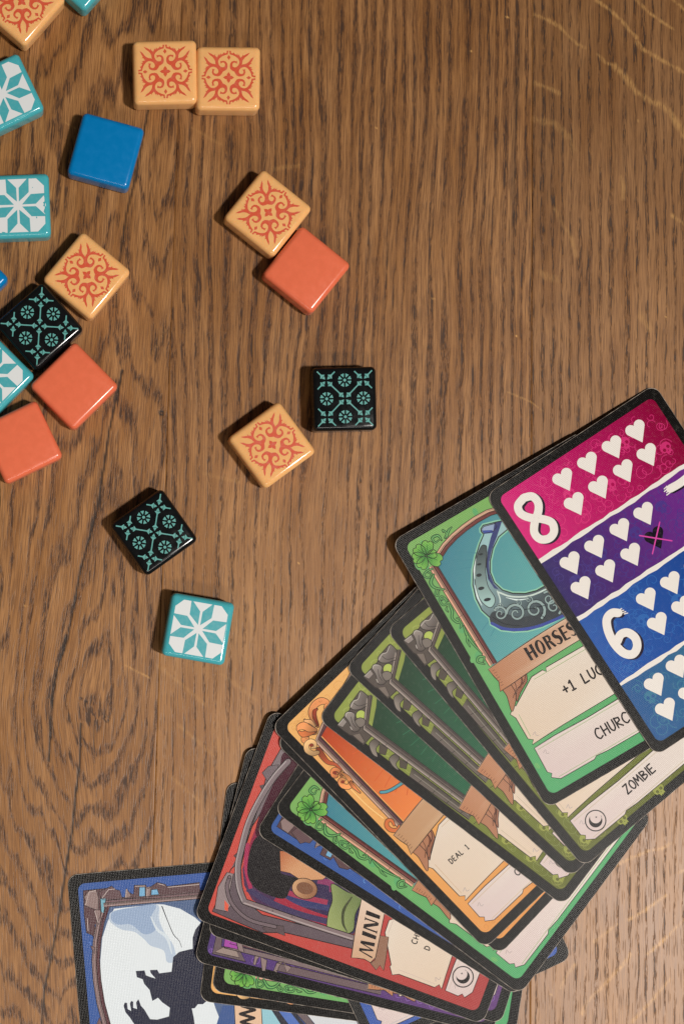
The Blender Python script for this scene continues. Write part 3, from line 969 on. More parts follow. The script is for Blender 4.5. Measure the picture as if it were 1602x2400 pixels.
    banner(c, bn[0] - 14, bn[1] + 2, c.w - bn[0] + 14, sag=12, h=60)
    panels(c, (150, 176, 116), 3, split=574, bot=673) if horseshoe else panels(c, (150, 176, 116), 3)

def art_zombie(c):
    """moss green card, stone frame with bones in the corner"""
    field(c, (146, 160, 74), (98, 104, 38))
    p = part(c, 'skull_pattern')
    swirls(p, (24, 24, 70, c.h - 30), lambda q: shade((166, 176, 92), 1 - .25 * q[1] / c.h), 2, 46, 9, (9, 18))
    swirls(p, (24, c.h - 60, c.w - 30, c.h - 24), (140, 144, 66), 2, 26, 12, (8, 15))
    swirls(p, (24, 24, c.w - 30, 60), (168, 176, 92), 2, 26, 13, (8, 15))
    for u, v in ((44, 372), (46, 440), (44, 520), (46, 590), (46, 668), (140, 690), (250, 692), (360, 690)):
        skull(p, u, v, 14, (152, 158, 74), (96, 100, 38), 3, -8)
    p.build()
    B = M('zombie_b', '5')
    win = B([(868, 515), (905, 392)])
    foot = B([(1385, 975)])[0]
    p = part(c, 'picture')
    p.poly([win[0], win[1], (win[1][0] + 40, win[1][1] - 26), (c.w / 2, win[1][1] - 44), (c.w - win[1][0] - 40, win[1][1] - 26), (c.w - win[1][0], win[1][1]), (c.w - win[0][0], win[0][1]), (c.w - foot[0], foot[1] + 26), (foot[0], foot[1] + 26)],
           grad((win[0][0], win[0][1]), (20, 56, 32), (c.w * .55, foot[1]), (44, 122, 88)), 3)
    cu, cv = c.w / 2, 240
    for i in range(36):
        a = math.radians(i * 10)
        q = [(cu + 60 * math.cos(a), cv + 60 * math.sin(a)), (cu + 180 * math.cos(a - .05), cv + 180 * math.sin(a - .05)), (cu + 180 * math.cos(a + .05), cv + 180 * math.sin(a + .05))]
        if all(win[0][0] + 10 < x < c.w - win[0][0] - 10 and 90 < y < foot[1] for x, y in q):
            p.line([q[0], ((q[1][0] + q[2][0]) / 2, (q[1][1] + q[2][1]) / 2)], 2.0, (40, 108, 72), 3.6)
    p.build()
    p = part(c, 'corner_bones')
    p.poly(B([(655, 485), (700, 440), (740, 400), (770, 340), (812, 290), (872, 350), (835, 480), (850, 540), (870, 560), (805, 622), (760, 565), (715, 545)]), (84, 74, 68), 5, 2)
    p.poly(B([(658, 483), (700, 445), (718, 470), (690, 500)]), (150, 140, 134), 6.2, 1.3)
    p.poly(B([(745, 555), (790, 545), (815, 600), (800, 612)]), (120, 108, 98), 6.2, 1.3)
    p.poly(ell(*B((806, 436)), 12, 11, 0, 16), (182, 198, 96), 7, 1.5)
    p.blob(B([(708, 432), (722, 410), (755, 412), (772, 430), (766, 465), (792, 478), (795, 512), (780, 532), (748, 532), (738, 500), (728, 468)]), grad(B((715, 420)), (156, 146, 140), B((780, 530)), (92, 84, 78)), 8, 1.8)
    p.blob(B([(745, 372), (770, 340), (800, 332), (815, 290), (838, 300), (862, 330), (868, 372), (835, 390), (800, 402), (760, 398)]), grad(B((760, 350)), (140, 130, 124), B((850, 390)), (84, 76, 72)), 8, 1.8)
    for hl in ([(712, 440), (722, 416), (750, 416)], [(750, 384), (772, 348), (798, 338), (815, 300)], [(735, 500), (745, 522)], [(665, 482), (700, 448)]):
        p.curve(B(hl), [1, 2.2, 1] if len(hl) == 3 else [1.6] * len(hl), (196, 188, 180), 11.4, 4)
    for cr in ([(690, 520), (740, 560), (800, 610)], [(770, 360), (800, 380), (850, 370)], [(745, 440), (752, 480), (770, 510)]):
        p.curve(B(cr), 1.4, (46, 40, 38), 11.6, 4)
    p.blob(B([(768, 470), (800, 452), (830, 470), (822, 500), (790, 510)]), (124, 114, 106), 9.8, 1.6)
    p.build()
    l0, l1 = B([(822, 520), (1425, 1140)])
    up = B([(822, 520), (872, 350)])
    # run the lower arm parallel to the card side
    k = l0[0]
    arm = [(up[1][0], up[1][1] - 6), (k, l0[1]), (k + 4, foot[1] + 38)]
    column_frame(c, None, None, [(arm, 8, (142, 130, 122)), ([(x + 9, y) for x, y in arm], 8, (86, 74, 70))])
    p = part(c, 'stone_pillar')
    p.poly([(k - 26, l0[1] + 150), (k - 6, l0[1] + 142), (k - 5, foot[1] + 44), (k - 22, foot[1] + 46)], grad((k - 26, 0), (116, 106, 98), (k - 4, 0), (66, 60, 54)), 7, 1.8)
    for i in range(5):
        y = l0[1] + 176 + i * 40
        p.line([(k - 24, y), (k - 6, y + 4)], 1.3, (48, 42, 38), 8.8)
    p.line([(k - 15, l0[1] + 156), (k - 14, foot[1] + 40)], 1.4, (150, 140, 130), 8.8)
    p.build()
    p = part(c, 'stone_claws')
    for dv, s in ((40, 1.0), (98, .85)):
        y = l0[1] + dv
        p.blob([(k - 4, y - 6), (k - 22, y - 10), (k - 36 * s, y + 10), (k - 34 * s, y + 24), (k - 22, y + 10), (k - 6, y + 8)], grad((k - 34, y), (150, 140, 130), (k, y), (70, 62, 56)), 7, 1.6)
        p.poly([(k - 6, y + 8), (k - 26 * s, y + 22), (k - 20 * s, y + 36), (k - 4, y + 30)], (82, 72, 64), 7, 1.4)
    p.build()
    banner(c, foot[0] - 34, foot[1] + 12, c.w - foot[0] + 34, sag=22)
    panels(c, (196, 178, 150), 4)
    moon_badge(c, 90, 651, 24)

def art_carnival(c):
    """orange card with leafy scrolls"""
    field(c, (240, 184, 112), (226, 154, 84))
    p = part(c, 'scroll_pattern')
    swirls(p, (24, 24, c.w - 24, 96), (226, 164, 96), 2, 40, 21, (8, 15))
    swirls(p, (24, 96, 74, c.h - 30), (226, 164, 96), 2, 52, 22, (8, 15))
    swirls(p, (24, c.h - 44, c.w - 24, c.h - 24), (214, 142, 78), 2, 24, 23, (6, 9))
    p.build()
    D = M('orange', 'd4')
    C7 = M('orange', '7')
    l0 = D((835, 1085)); up = D((905, 930))
    k = l0[0]
    foot = C7((1390, 725))
    p = part(c, 'picture')
    wu = k + 16
    p.poly([(wu, l0[1]), (up[0] + 12, up[1]), (c.w / 2, up[1] - 40), (c.w - up[0] - 12, up[1]), (c.w - wu, l0[1]), (c.w - wu, foot[1] + 30), (wu, foot[1] + 30)], grad((wu, up[1]), (182, 62, 30), (c.w * .3, foot[1]), (238, 138, 74)), 3)
    cu, cv = c.w / 2, 230
    for i in range(40):
        a = math.radians(i * 9)
        q = [(cu + 70 * math.cos(a), cv + 70 * math.sin(a)), (cu + 175 * math.cos(a - .04), cv + 175 * math.sin(a - .04)), (cu + 175 * math.cos(a + .04), cv + 175 * math.sin(a + .04))]
        if all(wu + 6 < x < c.w - wu - 6 and l0[1] < y < foot[1] for x, y in q):
            p.line([q[0], ((q[1][0] + q[2][0]) / 2, (q[1][1] + q[2][1]) / 2)], 2.0, (214, 98, 50), 3.6)
    p.curve(C7([(1285, 540), (1320, 536), (1360, 518), (1420, 480)]), 6, (86, 156, 170), 5, 5, ink=1.4)
    p.build()
    arm = [(c.w / 2, up[1] - 52), (up[0], up[1]), (k, l0[1]), (k, foot[1] + 26)]
    column_frame(c, None, None, [(arm, 8, (180, 148, 132)), ([(x + 9, y + 1) for x, y in arm], 7, (92, 60, 66))])
    p = part(c, 'leaf_scrolls')
    lf = [([(860, 1185), (905, 1260), (960, 1320), (1040, 1345), (1100, 1400)], [12, 12, 9, 6, 4], (176, 84, 52)),
          ([(850, 935), (800, 860), (780, 780), (820, 700), (890, 660), (950, 680), (925, 735)], [5, 10, 13, 15, 15, 11, 4], (224, 146, 92)),
          ([(852, 920), (818, 840), (815, 775), (842, 748)], [4, 8, 8, 3], (150, 62, 40)),
          ([(815, 930), (770, 885), (720, 880), (710, 862)], [5, 9, 7, 3], (238, 178, 122)),
          ([(830, 985), (760, 1002), (690, 1018), (648, 995)], [6, 13, 13, 5], (210, 120, 70)),
          ([(830, 972), (760, 958), (700, 928), (652, 942), (634, 970)], [6, 15, 17, 13, 5], (232, 154, 96)),
          ([(825, 1005), (760, 1010), (705, 1050), (700, 1090), (730, 1085), (745, 1050)], [6, 9, 10, 9, 7, 3], (228, 152, 96)),
          ([(850, 1215), (790, 1225), (735, 1190), (728, 1130), (770, 1095), (815, 1110), (820, 1155), (785, 1165)], [8, 11, 12, 11, 10, 8, 6, 4], (240, 190, 132)),
          ([(1105, 1470), (1085, 1420), (1040, 1395), (1005, 1420), (1015, 1465), (1050, 1470), (1060, 1440)], [5, 7, 8, 8, 8, 7, 4], (222, 138, 86)),
          ([(1100, 1430), (1170, 1480), (1205, 1540), (1180, 1585), (1120, 1575), (1088, 1530), (1110, 1500), (1140, 1510)], [4, 8, 10, 11, 11, 10, 7, 4], (232, 154, 94)),
          ([(1205, 1540), (1240, 1590), (1305, 1650)], [8, 7, 2], (214, 128, 78))]
    for i, (pts, w, col) in enumerate(lf):
        a = D(pts)
        p.curve(a, w, grad(a[0], shade(col, .72), a[len(a) // 2], shade(col, 1.08)), 10 + (i % 6) * 1.3, 5, ink=1.3)
    for x, y in ((780, 1135), (1030, 1432), (1118, 1532)):
        p.poly(ell(*D((x, y)), 5, 4, 30, 12), (140, 58, 40), 18.4)
    p.curve(C7([(1395, 745), (1385, 770), (1345, 770), (1320, 745), (1325, 715), (1350, 712), (1365, 740)]), [4, 8, 9, 9, 8, 6, 4], (214, 116, 66), 12, 4, ink=1.4)
    p.curve(C7([(1100, 520), (1200, 620), (1300, 700)]), 2, (250, 214, 150), 12)
    p.build()
    bn = C7((1500, 590))
    banner(c, k - 24, foot[1] + 14, c.w - k + 24, sag=20, col0=(190, 146, 108), col1=(212, 178, 146))
    panels(c, (206, 176, 140), 6)

def art_night(c, wolf):
    """blue card with a thorned wooden frame"""
    field(c, (62, 94, 160), (58, 90, 170))
    p = part(c, 'cloud_pattern')
    rr = random.Random(31)
    for _ in range(70):
        e = rr.choice((0, 1, 2))
        u = rr.uniform(34, 66) if e == 0 else rr.uniform(c.w - 66, c.w - 34) if e == 1 else rr.uniform(40, c.w - 40)
        v = rr.uniform(40, c.h - 40) if e < 2 else rr.choice((rr.uniform(30, 56), rr.uniform(c.h - 50, c.h - 30)))
        a = rr.uniform(0, 360)
        p.line(spiral(u, v, rr.uniform(4, 8), .4, a, 1, 8, .6), 1.4, rr.choice(((92, 134, 208), (110, 160, 222), (58, 92, 176))), 2)
    p.build()
    W8 = M('wolf', '8')
    # frame of the wolf card: its right side runs along the top of the photograph
    bar = W8([(290, 430), (880, 385)])
    v0 = bar[0][1]; u0 = bar[0][0]
    arc = W8([(300, 430), (262, 540), (240, 660), (232, 780), (240, 900), (262, 1040), (300, 1180)])
    p = part(c, 'picture')
    fv = 372.0
    left_arc = arc
    mirror_u = lambda u: c.w - u
    n_arc = [(u, v) for u, v in left_arc]
    pts = n_arc + [(c.w - u0, v0)] if n_arc[-1][0] > c.w - u0 else n_arc
    pic = [(u0, fv + 26), (u0, v0)] + n_arc[1:] + [(c.w - u0, v0), (c.w - u0, fv + 26)]
    p.poly(pic, (84, 104, 142), 3)
    p.build()
    if wolf:
        p = part(c, 'moon')
        mo = W8([(335, 462), (600, 434), (640, 436), (740, 462), (830, 515), (880, 560), (915, 640), (930, 760), (900, 900), (960, 1080), (1000, 1180), (290, 1180), (262, 1040), (252, 900), (250, 780), (262, 640), (295, 540)])
        p.poly(mo, (226, 234, 240), 4)
        p.blob(W8([(322, 480), (460, 452), (602, 438), (610, 520), (640, 600), (700, 690), (712, 780), (660, 790), (640, 720), (560, 690), (520, 650), (470, 610), (440, 600), (380, 590), (330, 560), (305, 530)]), (186, 202, 222), 5)
        p.blob(W8([(330, 480), (460, 452), (590, 440), (560, 520), (590, 590), (520, 620), (440, 560), (360, 560), (318, 530)]), (152, 174, 206), 5.6)
        p.curve(W8([(560, 510), (600, 590), (660, 640), (690, 740)]), [2, 6, 8, 2], (214, 226, 236), 6)
        p.curve(W8([(628, 445), (665, 540), (700, 620), (735, 660), (750, 700)]), [2.4, 1.6, 1.8, 1.2, 1], (30, 30, 44), 6.6)
        p.build()
        p = part(c, 'werewolf_silhouette')
        dk = (40, 42, 62)
        p.poly(W8([(688, 850), (698, 760), (735, 728), (800, 712), (880, 700), (960, 730), (960, 1010), (905, 1030), (880, 1050), (850, 1050), (830, 1075), (812, 1076), (824, 1130), (832, 1190), (470, 1190), (430, 1130), (405, 1100), (393, 1060), (400, 1040), (414, 1042),
                   (418, 1080), (440, 1092), (432, 1045), (440, 1030), (452, 1034), (452, 1072), (476, 1080), (470, 1040), (484, 1018), (500, 1060), (520, 1082), (556, 1142), (600, 1145), (672, 1125), (678, 1072), (630, 1038), (605, 1010), (570, 1030), (553, 962), (520, 925), (510, 896), (475, 884), (468, 846), (522, 842),
                   (530, 872), (556, 882), (590, 892), (560, 858), (555, 840), (600, 838), (612, 860)]), dk, 8)
        p.poly(W8([(870, 545), (920, 560), (960, 730), (818, 716), (818, 640), (835, 590)]), dk, 8.4)
        p.poly(W8([(1000, 1060), (1070, 1060), (1090, 1190), (960, 1190)]), (66, 92, 148), 7)
        p.build()
        p = part(c, 'title_banner')
        p.poly(W8([(1066, 900), (1230, 890), (1246, 1190), (1080, 1190)]), (226, 190, 160), 12, 1.8)
        c.banner_part = p.build()
        p = part(c, 'title_lettering', 'banner_part')
        Z = [(1120, 1060), (1200, 1085), (1110, 1110), (1195, 1135), (1115, 1160), (1200, 1185)]
        q = W8(Z)
        for a, b in zip(q[:-1], q[1:]):
            p.line([a, b], 7, INK, 15)
        p.build()
        p = part(c, 'night_scene')
        p.poly(W8([(1240, 1060), (1290, 1060), (1380, 1190), (1250, 1190)]), (150, 200, 214), 9)
        p.poly(W8([(1285, 1060), (1430, 1080), (1520, 1190), (1370, 1190)]), (46, 48, 60), 9.8)
        p.poly(W8([(1330, 1070), (1400, 1076), (1490, 1190), (1420, 1190)]), (84, 116, 190), 10.6)
        p.poly(W8([(1430, 1080), (1500, 1090), (1580, 1190), (1530, 1190)]), (110, 96, 100), 10.6, 1.5)
        p.poly(W8([(1500, 1088), (1760, 1110), (1900, 1190), (1585, 1190)]), (212, 216, 222), 10)
        p.build()
    column_frame(c, None, None, [([(u0 + 6, fv + 40), (u0 + 6, v0 - 4)], 8, (110, 86, 90)), ([(u0 - 3, fv + 40), (u0 - 3, v0 - 8)], 8, (140, 118, 116))], 'side_frame')
    column_frame(c, None, None, [([(u, v - 8) for u, v in arc], 9, (134, 112, 112)), ([(u, v + 1) for u, v in arc], 7, (88, 54, 60))], 'arched_frame')
    p = part(c, 'thorn_ornament')
    br, br2 = (104, 80, 84), (146, 124, 122)
    for pts, col in (([(145, 350), (300, 335), (310, 425), (262, 500), (232, 555), (215, 560), (222, 655), (200, 625), (165, 610), (150, 500)], (92, 66, 70)),
                     ([(150, 390), (180, 350), (225, 345), (240, 400), (235, 470), (200, 460), (150, 440), (160, 415)], br2),
                     ([(240, 360), (320, 322), (345, 345), (370, 350), (385, 400), (300, 410), (260, 405)], br),
                     ([(250, 400), (285, 400), (270, 490), (255, 480)], (120, 176, 196)),
                     ([(215, 470), (250, 470), (255, 540), (240, 560)], br2),
                     ([(400, 400), (408, 345), (440, 370), (455, 372), (458, 318), (530, 316), (540, 340), (600, 300), (650, 312), (660, 325), (860, 300), (865, 385), (540, 400)], (96, 72, 76)),
                     ([(400, 398), (412, 335), (440, 385)], br2), ([(530, 395), (530, 330), (562, 325), (555, 392)], br2), ([(490, 330), (525, 330), (525, 392), (488, 385)], (120, 176, 214)),
                     ([(565, 345), (600, 342), (610, 375), (562, 378)], (120, 176, 214)),
                     ([(190, 690), (216, 700), (214, 740), (200, 715)], (120, 90, 88)), ([(225, 1180), (245, 1130), (262, 1180)], (120, 90, 88))):
        p.poly(W8(pts), col, 7 + 1.3 * (col != (92, 66, 70)) + .6 * (col[2] > 190), 1.4)
    for hl in ([(160, 440), (180, 360), (222, 350)], [(215, 475), (236, 545)], [(262, 395), (300, 345), (340, 340)], [(410, 342), (405, 392)], [(462, 324), (525, 322)], [(605, 308), (645, 318)], [(665, 330), (858, 312)], [(540, 340), (535, 385)], [(170, 520), (175, 600)]):
        p.line(W8(hl), 1.6, (196, 180, 176), 11.5)
    # the same thorns, mirrored, at the opposite corner
    for pts, col in (([(145, 350), (300, 335), (310, 425), (262, 500), (232, 555), (215, 560), (222, 655), (200, 625), (165, 610), (150, 500)], (92, 66, 70)),
                     ([(150, 390), (180, 350), (225, 345), (240, 400), (235, 470), (200, 460), (150, 440), (160, 415)], br2),
                     ([(240, 360), (320, 322), (345, 345), (370, 350), (385, 400), (300, 410), (260, 405)], br),
                     ([(215, 470), (250, 470), (255, 540), (240, 560)], br2),
                     ([(400, 400), (408, 345), (440, 370), (455, 372), (458, 318), (530, 316), (540, 340), (600, 300), (650, 312), (660, 325), (860, 300), (865, 385), (540, 400)], (96, 72, 76)),
                     ([(400, 398), (412, 335), (440, 385)], br2), ([(490, 330), (525, 330), (525, 392), (488, 385)], (120, 176, 214))):
        q = [(c.w - u, v) for u, v in W8(pts)]
        p.poly(q, col, 7 + 1.3 * (col != (92, 66, 70)) + .6 * (col[2] > 190), 1.4)
    column_frame(c, None, None, [([(c.w - u0 - 6, fv + 40), (c.w - u0 - 6, v0 - 4)], 8, (110, 86, 90)), ([(c.w - u0 + 3, fv + 40), (c.w - u0 + 3, v0 - 8)], 8, (140, 118, 116))], 'side_frame')
    p.build()
    if not wolf:
        banner(c, 40, fv + 18, c.w - 40, sag=20)
        panels(c, (180, 180, 190), 8)

def art_red(c):
    """red card: a figure in a purple gown inside a grey arched frame"""
    field(c, (204, 84, 74), (170, 66, 66))
    R7, R5, R6 = M('red', '7'), M('red', 'd5'), M('red', 'd6')
    p = part(c, 'stone_frame')
    st, st2 = (132, 118, 122), (98, 84, 92)
    p.poly(R7([(255, 1270), (370, 1010), (430, 960), (560, 560), (590, 420), (700, 230), (760, 260), (720, 400), (480, 780), (430, 1000), (440, 1190), (560, 1290), (830, 1360), (1300, 1500), (1290, 1540), (700, 1400), (560, 1400)]), grad(R7((260, 1270)), st2, R7((700, 300)), st), 3, 2)
    p.poly(R7([(270, 1255), (290, 1120), (345, 1030), (385, 1040), (360, 1150), (380, 1220), (340, 1270)]), (150, 134, 136), 4.6, 1.6)
    p.poly(R7([(330, 1200), (355, 1230), (350, 1270), (330, 1260)]), (226, 100, 78), 6.2)
    p.poly(R7([(560, 420), (600, 380), (660, 370), (650, 450), (590, 470)]), (118, 104, 110), 5, 1.6)
    for pts in ([(385, 930), (412, 905), (410, 950)], [(545, 500), (575, 490), (560, 530)], [(560, 1370), (610, 1350), (690, 1360), (700, 1420), (650, 1400), (590, 1400)]):
        p.poly(R7(pts), (96, 80, 84), 5.4, 1.3)
    p.build()
    p = part(c, 'picture')
    pic = R7([(700, 360), (600, 560), (520, 760), (470, 900), (440, 1010), (450, 1110), (500, 1200), (590, 1250), (830, 1330), (1120, 1410), (1260, 1000), (1250, 700), (1000, 300)])
    p.poly(pic, grad(R7((450, 1100)), (84, 54, 86), R7((900, 1000)), (52, 46, 80)), 6)
    # violet gown stripes
    for pts, w, col in (([(640, 1190), (760, 1260), (950, 1330), (1110, 1360)], 26, (162, 48, 68)), ([(640, 1180), (720, 1200), (840, 1220), (960, 1240)], 20, (64, 66, 112)),
                        ([(700, 1150), (800, 1180), (960, 1215)], 12, (160, 58, 86)), ([(720, 1170), (830, 1205), (970, 1250)], 16, (58, 62, 108)), ([(900, 1080), (980, 1100), (990, 1150)], 14, (140, 62, 104)),
                        ([(470, 1130), (600, 1210), (800, 1290), (1080, 1360)], 14, (70, 60, 96)), ([(470, 850), (460, 1000), (490, 1130)], 9, (170, 56, 92)), ([(560, 700), (500, 850), (470, 980)], 10, (140, 40, 70))):
        p.curve(R7(pts), w, col, 7 + (w % 5) * .2, 5, cap=False)
    p.build()
    p = part(c, 'dark_hair')
    p.blob(R7([(520, 820), (600, 800), (690, 880), (670, 1020), (720, 1050), (790, 1070), (740, 1110), (700, 1190), (600, 1170), (510, 1120), (470, 1040), (480, 920)]), (36, 32, 34), 9)
    p.blob(R7([(690, 300), (660, 420), (560, 640), (520, 800), (620, 830), (760, 600), (860, 420), (800, 300)]), (70, 24, 40), 8.4)
    p.build()
    p = part(c, 'face')
    p.poly(R7([(668, 900), (690, 900), (830, 960), (960, 1050), (930, 1075), (860, 1078), (800, 1080), (730, 1035), (672, 1022)]), grad(R7((670, 960)), (186, 112, 76), R7((720, 980)), (210, 156, 114)), 10, 1.2)
    p.build()
    p = part(c, 'ear_ring')
    p.poly(ell(*R7((820, 1130)), 30, 24, -95, 22), grad(R7((760, 1100)), (206, 160, 120), R7((880, 1170)), (150, 104, 76)), 12, 1.6)
    p.poly(ell(*R7((822, 1128)), 20, 14, -95, 18), (128, 88, 66), 13.8)
    p.build()
    p = part(c, 'green_sleeve')
    p.blob(R7([(985, 1100), (1080, 1150), (1170, 1190), (1130, 1290), (1115, 1390), (1030, 1410), (960, 1380), (965, 1280), (990, 1200)]), grad(R7((970, 1300)), (158, 170, 110), R7((1130, 1250)), (112, 128, 80)), 11, 1.6)
    p.curve(R7([(1110, 1180), (1060, 1260), (1055, 1340), (1080, 1395)]), [3, 7, 6, 2], (70, 76, 50), 12.8)
    p.build()
    p = part(c, 'arched_frame')
    arcp = R7([(720, 350), (640, 440), (560, 560), (480, 720), (430, 900), (412, 1000), (420, 1120), (450, 1210)])
    p.curve(arcp, 12, st, 14, 5, ink=1.8)
    p.curve([(x - 1, y - 5) for x, y in arcp], 3, (176, 164, 166), 15, 5)
    bar = R7([(450, 1210), (830, 1340), (1115, 1432)])
    p.curve(bar, 12, (136, 118, 120), 14, 5, ink=1.8)
    p.curve([(x - 3, y) for x, y in bar], 3, (176, 162, 162), 15, 5)
    p.curve(R7([(360, 1060), (345, 1130), (380, 1230), (480, 1320), (640, 1365)]), 7, (120, 104, 110), 15, 5, ink=1.4)
    p.build()
    # banner and lettering run up the card: card axes
    q = R6([(225, 110), (145, 565), (270, 600), (345, 610), (410, 210)])
    p = part(c, 'title_banner')
    p.poly(R6([(345, 380), (445, 395), (425, 560), (405, 665), (375, 620), (345, 660), (300, 605), (335, 580)]), (150, 112, 92), 14, 1.4)
    p.poly(R6([(235, 60), (180, 330), (147, 560), (200, 565), (250, 572), (300, 600), (340, 560), (415, 195), (470, 60)]), grad(q[1], (206, 166, 134), q[0], (228, 204, 186)), 15, 1.8)
    c.banner_part = p.build()
    a = R6((235, 520)); 
    a = R6((215, 545))
    blackletter(c, 'title_letter', 'MINI', a[0] + 4, a[1] - 5, 34, 18, 1.06, -.17)
    panels(c, (206, 186, 176), 9, top=428, split=601, bot=669)
    p = part(c, 'rules_text', 'rules_panel')
    t = R6((625, 440))
    letters(p, 'CHURCH', t[0], t[1], 0, 13, 2.4, INK, 17)
    t = R6((728, 490))
    letters(p, 'D', t[0], t[1], 0, 13, 2.4, INK, 17)
    p.build()
    mb = R6((1040, 715))
    moon_badge(c, mb[0], mb[1], 24)

def art_purple(c):
    field(c, (84, 62, 122), (100, 62, 122))
    p = part(c, 'mottled_pattern')
    swirls(p, (24, 24, 74, c.h - 30), (138, 98, 180), 2, 50, 51, (7, 14))
    p.build()
    E = M('purple', '8')
    st = (128, 110, 112)
    p = part(c, 'stone_frame')
    p.poly(E([(935, 745), (965, 610), (1000, 612), (990, 700), (1100, 720), (1140, 795)]), (110, 94, 98), 5, 1.8)
    p.poly(E([(950, 735), (1000, 705), (1080, 715), (1100, 770)]), (156, 138, 132), 6.6, 1.3)
    p.poly(E([(1005, 700), (1015, 625), (1075, 650), (1092, 718)]), (168, 78, 168), 8, 1.4)
    p.poly(E([(1080, 655), (1110, 660), (1130, 735), (1095, 725)]), (146, 126, 126), 8, 1.4)
    for q in ([(1185, 810), (1195, 760), (1230, 755), (1210, 780), (1200, 815)], [(1230, 765), (1270, 785), (1260, 850), (1240, 850)], [(1310, 850), (1330, 800), (1375, 790), (1345, 820), (1330, 860)], [(1370, 800), (1420, 830), (1390, 860)]):
        p.poly(E(q), (146, 126, 124), 6, 1.4)
    u0 = E((1110, 735))[0]
    p.poly([(u0 - 22, 190), (u0 - 4, 186), (u0 - 2, 440), (u0 - 18, 440)], (112, 94, 98), 6, 1.6)
    p.poly([(u0, 60), (u0 + 11, 66), (u0 + 11, 420), (u0, 420)], st, 7, 1.6)
    p.poly([(u0 + 13, 70), (u0 + 19, 74), (u0 + 19, 420), (u0 + 13, 420)], (104, 72, 78), 7, 1.4)
    p.build()
    p = part(c, 'picture')
    p.poly([(u0 + 20, 80), (c.w - u0 - 20, 80), (c.w - u0 - 20, 430), (u0 + 20, 430)], grad((0, 80), (70, 70, 140), (0, 430), (46, 44, 92)), 3)
    p.build()
    banner(c, 34, 408, c.w - 34, sag=18)
    panels(c, (190, 176, 190), 11)

